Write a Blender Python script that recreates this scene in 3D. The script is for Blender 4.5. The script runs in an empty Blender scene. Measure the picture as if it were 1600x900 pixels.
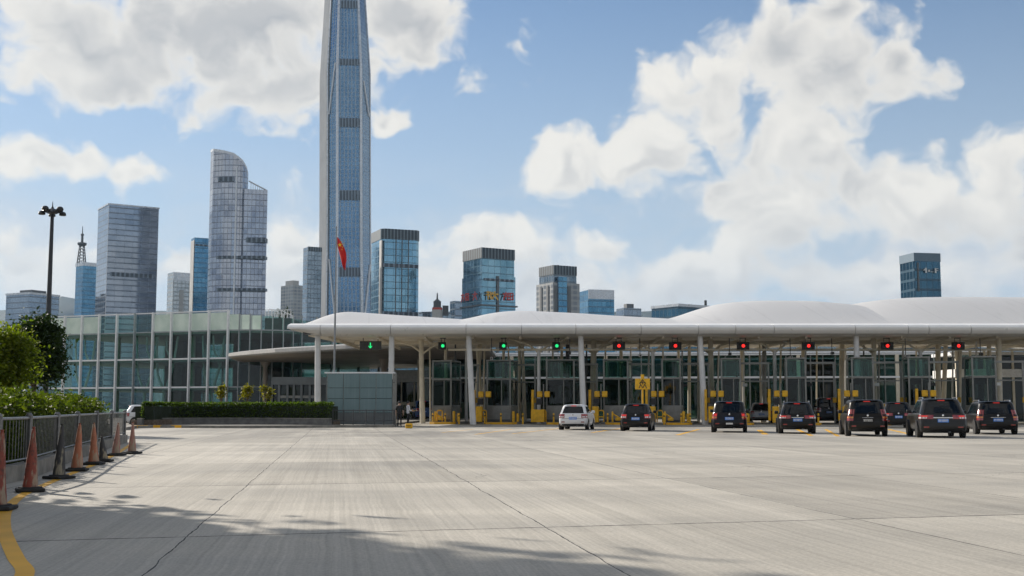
import bpy, bmesh, math, random
import numpy as np
from mathutils import Vector, Matrix, Euler
R = math.radians
rng = random.Random(7)
SC = bpy.context.scene
COL = SC.collection

# ------------------------------------------------------------------ camera
F, CX, CY, CAMH = 1870.0, 800.0, 450.0, 1.35       # focal length in pixels of the 1600 px wide frame
PITCH = math.atan((636 - 450) / F)
cam_d = bpy.data.cameras.new('camera'); cam = bpy.data.objects.new('camera', cam_d); COL.objects.link(cam)
cam_d.sensor_width = 36; cam_d.lens = 36 * F / 1600
cam_d.clip_start = 0.1; cam_d.clip_end = 40000
cam.location = (0, 0, CAMH); cam.rotation_euler = (math.pi / 2 + PITCH, 0, 0)
SC.camera = cam

def ray(px, py):
    u, v = (px - CX) / F, (CY - py) / F
    return Vector((u, math.cos(PITCH) - v * math.sin(PITCH), math.sin(PITCH) + v * math.cos(PITCH)))
def at(px, py, D):
    d = ray(px, py); return d * (D / d.y) + Vector((0, 0, CAMH))
def ground_at(px, py, z=0.0):
    d = ray(px, py); return d * ((z - CAMH) / d.z) + Vector((0, 0, CAMH))
def at_z(px, py, z):
    return ground_at(px, py, z)

# ------------------------------------------------------------------ light
SUN_EL = 25.0
SUN_DIR = Vector((-0.72, 0.69, 0)).normalized() * math.cos(R(SUN_EL)) + Vector((0, 0, math.sin(R(SUN_EL))))
sun_d = bpy.data.lights.new('sun', 'SUN'); sun = bpy.data.objects.new('sun', sun_d); COL.objects.link(sun)
sun_d.energy = 5.0; sun_d.angle = R(0.6); sun_d.color = (1.0, 0.92, 0.81)
sun.rotation_euler = SUN_DIR.to_track_quat('Z', 'Y').to_euler()
sun.location = (-60, 60, 60)
SC.view_settings.view_transform = 'Standard'; SC.view_settings.look = 'None'
SC.view_settings.gamma = 1.0; SC.view_settings.use_curve_mapping = False
SC.view_settings.exposure = 0.45
SC.cycles.use_denoising = True
SC.cycles.max_bounces = 8; SC.cycles.transparent_max_bounces = 16
SC.cycles.caustics_reflective = False; SC.cycles.caustics_refractive = False
SC.cycles.sample_clamp_indirect = 6.0

# ------------------------------------------------------------------ node helper
class NT:
    def __init__(s, tree): s.t = tree; s.n = tree.nodes; s.l = tree.links
    def set(s, sock, v):
        if hasattr(v, 'bl_idname') and hasattr(v, 'links'): s.l.new(v, sock)
        elif isinstance(v, (tuple, list)) and len(v) == 3 and sock.type == 'RGBA': sock.default_value = (*v, 1)
        else: sock.default_value = v
    def node(s, typ, props=None, **ins):
        n = s.n.new(typ)
        for k, v in (props or {}).items(): setattr(n, k, v)
        for k, v in ins.items():
            key = k.replace('_', ' ')
            s.set(n.inputs[key], v)
        return n
    def m(s, op, a, b=0.0, c=0.0, clamp=False):
        n = s.n.new('ShaderNodeMath'); n.operation = op; n.use_clamp = clamp
        for i, v in enumerate((a, b, c)): s.set(n.inputs[i], v)
        return n.outputs[0]
    def vm(s, op, a, b=(0, 0, 0)):
        n = s.n.new('ShaderNodeVectorMath'); n.operation = op
        s.set(n.inputs[0], a)
        if op == 'SCALE': s.set(n.inputs['Scale'], b)
        else: s.set(n.inputs[1], b)
        return n.outputs['Value'] if op in ('LENGTH', 'DOT_PRODUCT', 'DISTANCE') else n.outputs[0]
    def mix(s, f, a, b, blend='MIX'):
        n = s.n.new('ShaderNodeMix'); n.data_type = 'RGBA'; n.blend_type = blend
        s.set(n.inputs['Factor'], f); s.set(n.inputs[6], a); s.set(n.inputs[7], b)
        return n.outputs[2]
    def ramp(s, v, a, b, c=0.0, d=1.0, smooth=True):
        n = s.n.new('ShaderNodeMapRange'); n.interpolation_type = 'SMOOTHSTEP' if smooth else 'LINEAR'
        for k, x in zip(('Value', 'From Min', 'From Max', 'To Min', 'To Max'), (v, a, b, c, d)): s.set(n.inputs[k], x)
        return n.outputs[0]
    def noise(s, vec, scale=5.0, detail=4.0, rough=0.55, dist=0.0):
        n = s.node('ShaderNodeTexNoise', None, Vector=vec, Scale=scale, Detail=detail, Roughness=rough, Distortion=dist)
        return n.outputs[0]
    def sep(s, v):
        n = s.node('ShaderNodeSeparateXYZ', None, Vector=v); return n.outputs[0], n.outputs[1], n.outputs[2]
    def comb(s, x, y, z=0.0):
        n = s.node('ShaderNodeCombineXYZ', None, X=x, Y=y, Z=z); return n.outputs[0]
    def obj(s): return s.n.new('ShaderNodeTexCoord').outputs['Object']
    def geo(s): return s.n.new('ShaderNodeNewGeometry').outputs['Position']
    def uv(s): return s.n.new('ShaderNodeTexCoord').outputs['UV']

# ------------------------------------------------------------------ world: Nishita sky with procedural clouds
W = bpy.data.worlds.new('World'); SC.world = W; W.use_nodes = True
w = NT(W.node_tree); w.n.clear()
sky = w.n.new('ShaderNodeTexSky'); sky.sky_type = 'NISHITA'; sky.sun_disc = False
sky.sun_elevation = R(SUN_EL); sky.sun_rotation = math.atan2(SUN_DIR.x, SUN_DIR.y)
sky.air_density = 1.0; sky.dust_density = 0.15; sky.ozone_density = 1.6; sky.altitude = 50
SKY_STRENGTH = 0.075
dirv = w.vm('NORMALIZE', w.n.new('ShaderNodeTexCoord').outputs['Generated'])
dx, dy, dz = w.sep(dirv)
az = w.m('MULTIPLY', w.m('ARCTAN2', dx, dy), 57.2958)
el = w.m('MULTIPLY', w.m('ARCSINE', dz), 57.2958)
P = w.comb(az, el)
# cloud masses of that day: centre and radii given as bearings and elevations (derived from the picture of the sky)
def bearing(px, py):
    d = ray(px, py).normalized(); return math.degrees(math.atan2(d.x, d.y)), math.degrees(math.asin(d.z))
MASSES = [ # px, py, rx, ry
 (330, 40, 390, 120), (150, 85, 170, 70), (430, 140, 120, 70), (620, 20, 120, 70), (70, 250, 130, 34), (205, 258, 70, 26),
 (612, 180, 42, 26), (470, 370, 62, 66), (440, 440, 70, 60), (60, 440, 130, 70), (290, 420, 60, 40),
 (1100, 165, 110, 88), (1010, 235, 130, 72), (880, 262, 74, 52), (1310, 105, 140, 100), (1225, 70, 70, 80),
 (1260, 220, 110, 70), (1400, 110, 50, 70), (1210, 330, 120, 90), (1420, 310, 120, 78), (1570, 290, 90, 90), (1300, 20, 60, 40),
 (950, 385, 60, 40), (760, 390, 150, 60), (1080, 430, 260, 70), (1400, 430, 240, 60), (660, 440, 160, 70), (900, 460, 200, 50)]
cl = None
warpn = w.node('ShaderNodeTexNoise', None, Vector=P, Scale=0.28, Detail=3.0, Roughness=0.5)
Pw = w.vm('ADD', P, w.vm('SCALE', w.vm('SUBTRACT', warpn.outputs['Color'], (0.5, 0.5, 0.5)), 3.2))
Pw = w.vm('MULTIPLY', Pw, (1, 1, 0))
def field(Q):
    out = None
    for (px, py, rx, ry) in MASSES:
        a0, e0 = bearing(px, py); k = 57.3 / F
        r = w.vm('LENGTH', w.vm('MULTIPLY', w.vm('SUBTRACT', Q, (a0, e0, 0)), (1 / (rx * k * 1.40), 1 / (ry * k * 1.40), 0)))
        v = w.m('SUBTRACT', 1.0, r)
        out = v if out is None else w.m('SMOOTH_MAX', out, v, 0.25)
    return out
fld = field(Pw)
# other bearings, behind the viewer: unseen noise clouds, thickened to whiten the fill light
back = w.ramp(w.m('ABSOLUTE', az), 27.0, 36.0)
wide = w.m('SUBTRACT', w.m('MULTIPLY', w.noise(w.vm('MULTIPLY', P, (0.055, 0.10, 0)), 1.0, 4.0, 0.5), 3.6), 1.30)
wide = w.m('MINIMUM', wide, 0.8)
n = w.n.new('ShaderNodeMix'); n.data_type = 'FLOAT'
w.set(n.inputs[0], back); w.set(n.inputs[2], fld); w.set(n.inputs[3], wide)
fld = n.outputs[0]
def puff(Q, det=6.0):
    a = w.noise(w.vm('MULTIPLY', Q, (0.36, 0.46, 0)), 1.0, det, 0.56, 0.0)
    v = w.node('ShaderNodeTexVoronoi', {'feature': 'SMOOTH_F1'}, Vector=w.vm('MULTIPLY', Q, (0.42, 0.5, 0)), Scale=1.0, Smoothness=0.7)
    try: v.inputs['Detail'].default_value = 2.0
    except Exception: pass
    return w.m('ADD', a, w.m('MULTIPLY', w.m('SUBTRACT', 0.5, v.outputs['Distance']), 0.55))
p0 = puff(Pw)
ps = puff(Pw, 2.5)
p1 = puff(w.vm('ADD', Pw, (-0.75, 0.85, 0)), 2.5)       # towards the sun: self-shading of the puffs
dens = w.m('ADD', w.m('ADD', fld, 0.07), w.m('MULTIPLY', w.m('SUBTRACT', p0, 0.55), 1.15))
soft = w.ramp(el, 3.0, 12.0, 0.60, 0.38)
alpha = w.m('DIVIDE', w.m('SUBTRACT', dens, 0.0), soft, clamp=True)
alpha = w.ramp(alpha, 0.0, 1.0)
lit = w.ramp(w.m('SUBTRACT', ps, p1), -0.22, 0.16)
f_sun = field(w.vm('ADD', Pw, (-1.5, 1.5, 0)))
n2 = w.n.new('ShaderNodeMix'); n2.data_type = 'FLOAT'; w.set(n2.inputs[0], back); w.set(n2.inputs[2], f_sun); w.set(n2.inputs[3], wide)
mass = w.ramp(w.m('SUBTRACT', fld, n2.outputs[0]), -0.34, 0.36)        # bright on the sun's side of a cloud, grey on the far side
thick = w.ramp(dens, 0.10, 0.80)
tone0 = w.m('ADD', w.m('MULTIPLY', mass, 0.62), w.m('MULTIPLY', lit, 0.38))
tone = w.m('MULTIPLY', tone0, w.ramp(w.m('MULTIPLY', fld, w.ramp(el, 11.0, 18.0, 0.45, 1.0)), 0.38, 0.85, 1.0, 0.36))
shade = w.m('SUBTRACT', 1.0, w.m('MULTIPLY', thick, w.m('SUBTRACT', 1.0, tone)), clamp=True)
low = w.ramp(el, 2.0, 9.0)
grey = w.mix(low, (4.5, 4.8, 5.25), (3.7, 3.85, 4.15))
white = w.mix(low, (6.6, 6.7, 6.8), (8.9, 8.55, 7.9))
ccol = w.mix(shade, grey, white)
skyc = w.mix(1.0, sky.outputs[0], (0.80, 0.885, 0.985), 'MULTIPLY')
skyc = w.mix(w.ramp(el, 24.0, 1.0, 0.0, 0.86), skyc, (5.0, 5.9, 6.9))      # pale moist air towards the horizon
veil = w.m('MULTIPLY', w.ramp(w.noise(w.vm('MULTIPLY', Pw, (0.10, 0.22, 0)), 1.0, 4.0, 0.6), 0.36, 0.66), w.m('MULTIPLY', w.ramp(el, 0.0, 4.0), w.ramp(el, 13.0, 5.0)))
skyc = w.mix(w.m('MULTIPLY', veil, 0.8), skyc, (6.6, 6.7, 6.9))
alpha = w.m('MULTIPLY', alpha, w.ramp(el, -1.0, 5.0, 0.55, 0.97))
out = w.mix(alpha, skyc, ccol)
bg = w.node('ShaderNodeBackground', None, Color=out, Strength=SKY_STRENGTH)
wo = w.n.new('ShaderNodeOutputWorld'); w.l.new(bg.outputs[0], wo.inputs[0])
W.cycles.sampling_method = 'MANUAL'; W.cycles.sample_map_resolution = 512

# ------------------------------------------------------------------ materials
def mat(name):
    m = bpy.data.materials.new(name); m.use_nodes = True
    t = NT(m.node_tree); t.n.clear()
    o = t.n.new('ShaderNodeOutputMaterial')
    return m, t, o
def pbsdf(t, o, **kw):
    b = t.n.new('ShaderNodeBsdfPrincipled')
    for k, v in kw.items(): t.set(b.inputs[k.replace('_', ' ')], v)
    t.l.new(b.outputs[0], o.inputs[0]); return b
def plain(name, col, rough=0.5, metal=0.0, var=0.12, scale=3.0, spec=0.5, coat=0.0):
    m, t, o = mat(name)
    nz = t.noise(t.obj(), scale, 5.0, 0.6)
    f = t.ramp(nz, 0.3, 0.7, 1 - var, 1 + var)
    c = t.mix(1.0, (*col,), t.comb(f, f, f), 'MULTIPLY')
    r = t.ramp(t.noise(t.obj(), scale * 2.3, 3.0), 0.3, 0.7, max(0.02, rough - 0.08), min(1, rough + 0.08))
    b = pbsdf(t, o, Base_Color=c, Roughness=r, Metallic=metal)
    b.inputs['Specular IOR Level'].default_value = spec
    b.inputs['Coat Weight'].default_value = coat
    return m
def emit(name, col, s):
    m, t, o = mat(name)
    b = pbsdf(t, o, Base_Color=(col[0] * .3, col[1] * .3, col[2] * .3), Roughness=0.4)
    b.inputs['Emission Color'].default_value = (*col, 1); b.inputs['Emission Strength'].default_value = s
    return m
def glass(name, tint, refl=1.0, rough=0.02, dark=0.0):
    m, t, o = mat(name)
    tr = t.node('ShaderNodeBsdfTransparent', None, Color=tint)
    nz = t.noise(t.obj(), 0.35, 2.0)
    bump = t.node('ShaderNodeBump', None, Height=nz, Strength=0.05, Distance=0.2)
    gl = t.node('ShaderNodeBsdfGlossy', None, Color=(refl, refl, refl), Roughness=rough, Normal=bump.outputs[0])
    fr = t.node('ShaderNodeFresnel', None, IOR=1.55, Normal=bump.outputs[0])
    bf = t.n.new('ShaderNodeNewGeometry').outputs['Backfacing']
    fac = t.m('MULTIPLY', t.m('MULTIPLY', fr.outputs[0], 0.85, clamp=True), t.m('SUBTRACT', 1.0, bf))
    mx = t.n.new('ShaderNodeMixShader'); t.set(mx.inputs[0], fac)
    t.l.new(tr.outputs[0], mx.inputs[1]); t.l.new(gl.outputs[0], mx.inputs[2])
    t.l.new(mx.outputs[0], o.inputs[0]); return m
def leafmat(name, a, b, trans=0.5):
    m, t, o = mat(name)
    oi = t.n.new('ShaderNodeNewGeometry')
    nz = t.noise(t.obj(), 1.4, 3.0)
    rnd = oi.outputs['Random Per Island']
    f = t.m('ADD', t.m('MULTIPLY', rnd, 0.65), t.m('MULTIPLY', t.ramp(nz, 0.3, 0.7), 0.35), clamp=True)
    c = t.mix(f, a, b)
    d = t.node('ShaderNodeBsdfPrincipled', None, Base_Color=c, Roughness=0.6)
    d.inputs['Specular IOR Level'].default_value = 0.16
    tc = t.mix(1.0, c, (1.5, 1.7, 0.5), 'MULTIPLY')
    tl = t.node('ShaderNodeBsdfTranslucent', None, Color=tc)
    mx = t.n.new('ShaderNodeMixShader'); mx.inputs[0].default_value = trans
    t.l.new(d.outputs[0], mx.inputs[1]); t.l.new(tl.outputs[0], mx.inputs[2]); t.l.new(mx.outputs[0], o.inputs[0])
    return m
def facade(name, ca, cb, frame, fh=4.0, bw=2.4, sp=0.22, mull=0.10, metal=0.75, rough=0.12, spcol=None, refl_blotch=0.5, waver=0.03, ml=0.38, cw=0.45):
    """curtain wall: floors and bays in metres from the wall's own UVs; each pane differs a little"""
    m, t, o = mat(name)
    u, v, _ = t.sep(t.uv())
    us, vs = t.m('DIVIDE', u, bw), t.m('DIVIDE', v, fh)
    fu, fv = t.m('FRACT', us), t.m('FRACT', vs)
    cell = t.comb(t.m('FLOOR', us), t.m('FLOOR', vs))
    wn = t.node('ShaderNodeTexWhiteNoise', {'noise_dimensions': '2D'}, Vector=cell)
    wf = t.node('ShaderNodeTexWhiteNoise', {'noise_dimensions': '1D'}, W=t.m('FLOOR', vs))
    big = t.noise(t.comb(t.m('MULTIPLY', u, 0.05), t.m('MULTIPLY', v, 0.035)), 1.0, 4.0, 0.6)  # broad tone patches: uneven reflections put into the pane colour
    f = t.m('ADD', t.m('MULTIPLY', wn.outputs['Value'], cw), t.m('MULTIPLY', wf.outputs['Value'], 0.32))
    f = t.m('ADD', f, t.m('MULTIPLY', t.ramp(big, 0.3, 0.7), refl_blotch), clamp=True)
    c = t.mix(f, ca, cb)
    spm = t.m('LESS_THAN', fv, sp)
    c = t.mix(t.m('MULTIPLY', spm, 0.45), c, spcol or frame)
    mm = t.m('LESS_THAN', fu, mull)
    c = t.mix(t.m('MULTIPLY', mm, ml), c, frame)
    solid = t.m('MAXIMUM', mm, t.m('MULTIPLY', spm, 0.6))
    met = t.m('MULTIPLY', t.m('SUBTRACT', 1.0, solid), metal)
    ro = t.m('ADD', rough, t.m('MULTIPLY', solid, 0.3))
    h = t.m('MULTIPLY', t.noise(t.comb(t.m('MULTIPLY', u, 0.25), t.m('MULTIPLY', v, 0.2)), 1.0, 3.0), 1.0)
    h = t.m('ADD', h, t.m('MULTIPLY', wn.outputs['Value'], 0.06))
    bump = t.node('ShaderNodeBump', None, Height=h, Strength=waver * 4, Distance=0.25)
    pbsdf(t, o, Base_Color=c, Metallic=met, Roughness=ro, Normal=bump.outputs[0])
    return m
def louvre(name, dark, light, pitch=2.6):
    m, t, o = mat(name)
    u, v, _ = t.sep(t.uv())
    k = t.m('LESS_THAN', t.m('FRACT', t.m('DIVIDE', u, pitch)), 0.35)
    pbsdf(t, o, Base_Color=t.mix(k, dark, light), Roughness=0.5)
    return m

M = {}
M['white_steel'] = plain('white_steel', (0.74, 0.75, 0.76), 0.4, 0, 0.06)
def membrane():
    m, t, o = mat('roof_membrane'); p = t.geo(); x, y, z = t.sep(p)
    st = t.noise(t.comb(t.m('MULTIPLY', x, 1.6), t.m('MULTIPLY', y, 0.12), t.m('MULTIPLY', z, .3)), 1.0, 5.0, 0.65); bl = t.noise(p, 0.25, 4.0)
    d = t.m('MULTIPLY', t.ramp(st, 0.48, 0.75), t.ramp(bl, 0.35, 0.65))
    seam = t.m('LESS_THAN', t.m('FRACT', t.m('DIVIDE', t.m('ADD', x, t.m('MULTIPLY', y, .12)), 4.6)), 0.009)
    c = t.mix(t.m('MULTIPLY', d, .35), (0.64, 0.63, 0.615), (0.40, 0.385, 0.36)); c = t.mix(t.m('MULTIPLY', seam, .4), c, (0.25, 0.25, 0.25))
    pbsdf(t, o, Base_Color=c, Roughness=0.42); return m
M['roof_membrane'] = membrane()
M['fascia'] = plain('fascia_metal', (0.62, 0.60, 0.57), 0.35, 0.15, 0.05, 0.5)
M['soffit'] = plain('soffit_panel', (0.72, 0.66, 0.55), 0.55, 0, 0.14, 0.35)
M['soffit_brown'] = plain('soffit_brown', (0.36, 0.31, 0.26), 0.5, 0, 0.14, 0.3)
M['column'] = plain('column_paint', (0.66, 0.66, 0.66), 0.4, 0, 0.07, 1.2)
M['cream'] = plain('cream_paint', (0.66, 0.60, 0.48), 0.45, 0, 0.09, 1.2)
M['steel'] = plain('booth_steel', (0.21, 0.21, 0.20), 0.35, 0.5, 0.16, 2.0)
M['steel_dark'] = plain('dark_steel', (0.07, 0.072, 0.075), 0.45, 0.3, 0.2)
M['black'] = plain('black_plastic', (0.012, 0.012, 0.013), 0.45)
M['rubber'] = plain('rubber', (0.016, 0.016, 0.017), 0.8, 0, 0.3)
M['yellow'] = plain('yellow_paint', (0.72, 0.40, 0.012), 0.5, 0, 0.18, 4.0)
M['concrete'] = plain('kerb_concrete', (0.21, 0.20, 0.18), 0.85, 0, 0.25, 2.5)
M['concrete_dark'] = plain('planter_stone', (0.13, 0.128, 0.125), 0.8, 0, 0.25, 2.5)
M['trunk'] = plain('bark', (0.13, 0.10, 0.075), 0.9, 0, 0.35, 6.0)
M['glass_teal'] = glass('teal_glass', (0.62, 0.79, 0.755), 0.85)
M['glass_hall'] = glass('hall_glass', (0.45, 0.56, 0.515), 0.75)
M['glass_dark'] = glass('smoked_glass', (0.42, 0.52, 0.51), 0.8)
M['glass_frost'] = None
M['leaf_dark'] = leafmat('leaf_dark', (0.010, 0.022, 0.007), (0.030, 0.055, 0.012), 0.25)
M['leaf_mid'] = leafmat('leaf_mid', (0.030, 0.062, 0.010), (0.085, 0.120, 0.020), 0.45)
M['leaf_bright'] = leafmat('leaf_bright', (0.018, 0.040, 0.008), (0.105, 0.125, 0.016), 0.42)
M['leaf_sunny'] = leafmat('leaf_sunny', (0.050, 0.085, 0.010), (0.17, 0.19, 0.02), 0.5)  # brighter leaf colour carries the sunlight on the left tree
M['leaf_yellow'] = leafmat('leaf_yellow', (0.06, 0.08, 0.012), (0.32, 0.26, 0.015), 0.4)
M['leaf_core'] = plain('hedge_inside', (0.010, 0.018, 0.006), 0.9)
M['white_paint'] = plain('white_paint', (0.72, 0.72, 0.71), 0.5)
M['red_lamp'] = emit('red_signal', (1.0, 0.025, 0.02), 1.3)
M['green_lamp'] = emit('green_signal', (0.02, 0.9, 0.25), 0.8)
def frost():
    m, t, o = mat('frosted_glass')
    nz = t.noise(t.obj(), 0.5, 3.0)
    c = t.mix(t.ramp(nz, 0.3, 0.7), (0.56, 0.64, 0.60), (0.70, 0.76, 0.72))
    d = t.node('ShaderNodeBsdfPrincipled', None, Base_Color=c, Roughness=0.25)
    tl = t.node('ShaderNodeBsdfTranslucent', None, Color=c)
    mx = t.n.new('ShaderNodeMixShader'); mx.inputs[0].default_value = 0.5
    t.l.new(d.outputs[0], mx.inputs[1]); t.l.new(tl.outputs[0], mx.inputs[2]); t.l.new(mx.outputs[0], o.inputs[0])
    return m
M['glass_frost'] = frost()

# ------------------------------------------------------------------ mesh builder
class MB:
    def __init__(s): s.v = []; s.f = []; s.uv = []; s.mi = []
    def add(s, verts, faces, uvs=None, mi=0):
        b = len(s.v); s.v += [tuple(x) for x in verts]
        for i, f in enumerate(faces):
            s.f.append([b + k for k in f]); s.uv.append(uvs[i] if uvs else None); s.mi.append(mi)
        return s
    def box(s, c, d, rz=0.0, rx=0.0, ry=0.0, mi=0):
        m = Euler((rx, ry, rz)).to_matrix(); vs = []
        for k in range(8):
            p = Vector(((k & 1) - .5, ((k >> 1) & 1) - .5, ((k >> 2) & 1) - .5)) * 1.0
            p = Vector((p.x * d[0], p.y * d[1], p.z * d[2])); vs.append(m @ p + Vector(c))
        return s.add(vs, [(0, 2, 3, 1), (4, 5, 7, 6), (0, 1, 5, 4), (2, 6, 7, 3), (0, 4, 6, 2), (1, 3, 7, 5)], None, mi)
    def bev(s, c, d, b=0.02, rz=0.0, mi=0):
        """box with chamfered edges"""
        bm = bmesh.new(); bmesh.ops.create_cube(bm, size=1)
        for v in bm.verts: v.co = Vector((v.co.x * d[0], v.co.y * d[1], v.co.z * d[2]))
        bmesh.ops.bevel(bm, geom=list(bm.edges), offset=min(b, min(d) * .45), segments=2, profile=0.5, affect='EDGES')
        m = Matrix.Rotation(rz, 3, 'Z')
        bm.verts.index_update()
        s.add([m @ v.co + Vector(c) for v in bm.verts], [[v.index for v in f.verts] for f in bm.faces], None, mi)
        bm.free(); return s
    def cyl(s, a, b, r0, r1=None, n=12, cap=True, mi=0):
        a, b = Vector(a), Vector(b); r1 = r0 if r1 is None else r1
        q = (b - a).to_track_quat('Z', 'Y'); vs = []
        for (c, r) in ((a, r0), (b, r1)):
            for k in range(n):
                t = 2 * math.pi * k / n; vs.append(c + q @ Vector((r * math.cos(t), r * math.sin(t), 0)))
        fs = [(k, (k + 1) % n, n + (k + 1) % n, n + k) for k in range(n)]
        if cap: fs += [tuple(range(n - 1, -1, -1)), tuple(range(n, 2 * n))]
        return s.add(vs, fs, None, mi)
    def tube(s, pts, r, n=8):
        for i in range(len(pts) - 1):
            ra = r[i] if isinstance(r, (list, tuple)) else r; rb = r[i + 1] if isinstance(r, (list, tuple)) else r
            s.cyl(pts[i], pts[i + 1], ra, rb, n)
        return s
    def lathe(s, prof, c=(0, 0, 0), n=20, axis='Z', mi=0):
        vs = []; c = Vector(c)
        for (r, h) in prof:
            for k in range(n):
                t = 2 * math.pi * k / n
                p = (r * math.cos(t), r * math.sin(t), h) if axis == 'Z' else ((h, r * math.cos(t), r * math.sin(t)) if axis == 'X' else (r * math.cos(t), h, r * math.sin(t)))
                vs.append(c + Vector(p))
        fs = []
        for i in range(len(prof) - 1):
            for k in range(n): fs.append((i * n + k, i * n + (k + 1) % n, (i + 1) * n + (k + 1) % n, (i + 1) * n + k))
        fs += [tuple(range(n - 1, -1, -1)), tuple(range((len(prof) - 1) * n, len(prof) * n))]
        return s.add(vs, fs, None, mi)
    def prism(s, poly, z0, z1, mi=0, cap=True):
        n = len(poly); vs = [(p[0], p[1], z0) for p in poly] + [(p[0], p[1], z1) for p in poly]
        return s.rings([vs[:n], vs[n:]], cap, mi)
    def rings(s, rs, cap=True, mi=0):
        """loft closed rings; UV = metres along the wall, height"""
        n = len(rs[0]); vs = [v for r in rs for v in r]; fs = []; uvs = []
        per = [0.0]
        for k in range(n):
            a, b = rs[0][k], rs[0][(k + 1) % n]; per.append(per[-1] + math.dist(a, b))
        for i in range(len(rs) - 1):
            for k in range(n):
                k2 = (k + 1) % n
                fs.append((i * n + k, i * n + k2, (i + 1) * n + k2, (i + 1) * n + k))
                uvs.append([(per[k], rs[i][k][2]), (per[k + 1], rs[i][k2][2]), (per[k + 1], rs[i + 1][k2][2]), (per[k], rs[i + 1][k][2])])
        if cap:
            fs += [tuple(range(n - 1, -1, -1)), tuple(range((len(rs) - 1) * n, len(rs) * n))]; uvs += [None, None]
        return s.add(vs, fs, uvs, mi)
    def slab(s, pts, t, nrm=None):
        """thick quad/polygon: pts outer face, thickness inward"""
        pts = [Vector(p) for p in pts]
        nn = Vector(nrm) if nrm else (pts[1] - pts[0]).cross(pts[-1] - pts[0]).normalized()
        k = len(pts); vs = pts + [p - nn * t for p in pts]
        fs = [tuple(range(k)), tuple(range(2 * k - 1, k - 1, -1))] + [(i, k + i, k + (i + 1) % k, (i + 1) % k) for i in range(k)]
        return s.add(vs, fs)
    def grid(s, rows, thick=None):
        """open sheet of points rows[i][j]; thick gives it a second skin below"""
        h, wd = len(rows), len(rows[0]); vs = [p for r in rows for p in r]
        fs = [(i * wd + j, i * wd + j + 1, (i + 1) * wd + j + 1, (i + 1) * wd + j) for i in range(h - 1) for j in range(wd - 1)]
        if thick:
            b = len(vs); vs = vs + [Vector(p) - Vector(thick) for p in vs]
            fs += [tuple(b + k for k in reversed(f)) for f in list(fs)]
            edge = [(0, j, 0, j + 1) for j in range(wd - 1)] + [(h - 1, j + 1, h - 1, j) for j in range(wd - 1)]
            edge += [(i + 1, 0, i, 0) for i in range(h - 1)] + [(i, wd - 1, i + 1, wd - 1) for i in range(h - 1)]
            for (a, c, d, e) in edge:
                p, q = a * wd + c, d * wd + e; fs.append((q, p, b + p, b + q))
        return s.add(vs, fs)
    def build(s, name, material, parent=None, smooth=False, loc=None, origin=None, angle=35):
        me = bpy.data.meshes.new(name)
        vs = s.v
        if origin is not None: vs = [(x - origin[0], y - origin[1], z - origin[2]) for x, y, z in vs]
        me.from_pydata(vs, [], s.f)
        if any(u is not None for u in s.uv):
            lay = me.uv_layers.new(name='UVMap'); k = 0
            for f, u in zip(s.f, s.uv):
                for i in range(len(f)):
                    if u is not None: lay.data[k].uv = u[i]
                    k += 1
        for mm in (material if isinstance(material, list) else [material]): me.materials.append(mm)
        if isinstance(material, list): me.polygons.foreach_set('material_index', s.mi)
        if smooth:
            me.polygons.foreach_set('use_smooth', [True] * len(me.polygons))
            try: me.set_sharp_from_angle(angle=R(angle))
            except Exception: pass
        me.update()
        o = bpy.data.objects.new(name, me); COL.objects.link(o)
        if parent is not None: o.parent = parent
        if loc is not None: o.location = loc
        return o

def tag(o, label, cat, group=None):
    o['label'] = label; o['category'] = cat
    if group: o['group'] = group
    return o
def thing(name, label, cat, loc=(0, 0, 0), rz=0.0, group=None):
    o = bpy.data.objects.new(name, None); COL.objects.link(o)
    o.location = loc; o.rotation_euler = (0, 0, rz); o.empty_display_size = 0.3
    return tag(o, label, cat, group)
def struct(o, kind='structure'): o['kind'] = kind; return o
def copy_thing(src, loc, rz, label, group=None):
    c = src.copy(); COL.objects.link(c); c.location = loc; c.rotation_euler = (0, 0, rz); c['label'] = label
    if group: c['group'] = group
    for ch in src.children:
        d = ch.copy(); COL.objects.link(d); d.parent = c
        for g in ch.children:
            e = g.copy(); COL.objects.link(e); e.parent = d
    return c

# leaf clouds -------------------------------------------------------
def leaf_mesh(name, centres, size, material, parent=None, seed=1, jit=0.5, up=0.4, loc=None):
    r = np.random.default_rng(seed); n = len(centres); C = np.asarray(centres, float)
    nrm = r.normal(size=(n, 3)); nrm[:, 2] = np.abs(nrm[:, 2]) + up; nrm /= np.linalg.norm(nrm, axis=1)[:, None]
    t = r.normal(size=(n, 3)); t -= nrm * (t * nrm).sum(1)[:, None]; t /= np.linalg.norm(t, axis=1)[:, None]
    b = np.cross(nrm, t)
    L = size * (1 + jit * (r.random(n) - 0.5) * 2)[:, None]; Wd = L * 0.52
    bend = nrm * L * 0.18
    V = np.empty((n, 6, 3))
    V[:, 0] = C - t * L * .5 - bend; V[:, 1] = C - t * L * .12 + b * Wd * .5; V[:, 2] = C + t * L * .25 + b * Wd * .36
    V[:, 3] = C + t * L * .55 - bend; V[:, 4] = C + t * L * .25 - b * Wd * .36; V[:, 5] = C - t * L * .12 - b * Wd * .5
    me = bpy.data.meshes.new(name)
    me.vertices.add(n * 6); me.vertices.foreach_set('co', V.ravel())
    me.loops.add(n * 6); me.loops.foreach_set('vertex_index', np.arange(n * 6, dtype=np.int32))
    me.polygons.add(n); me.polygons.foreach_set('loop_start', np.arange(0, n * 6, 6, dtype=np.int32))
    try: me.polygons.foreach_set('loop_total', np.full(n, 6, dtype=np.int32))
    except Exception: pass
    me.materials.append(material); me.update(calc_edges=True); me.validate()
    o = bpy.data.objects.new(name, me); COL.objects.link(o)
    if parent is not None: o.parent = parent
    if loc is not None: o.location = loc
    return o
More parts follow.
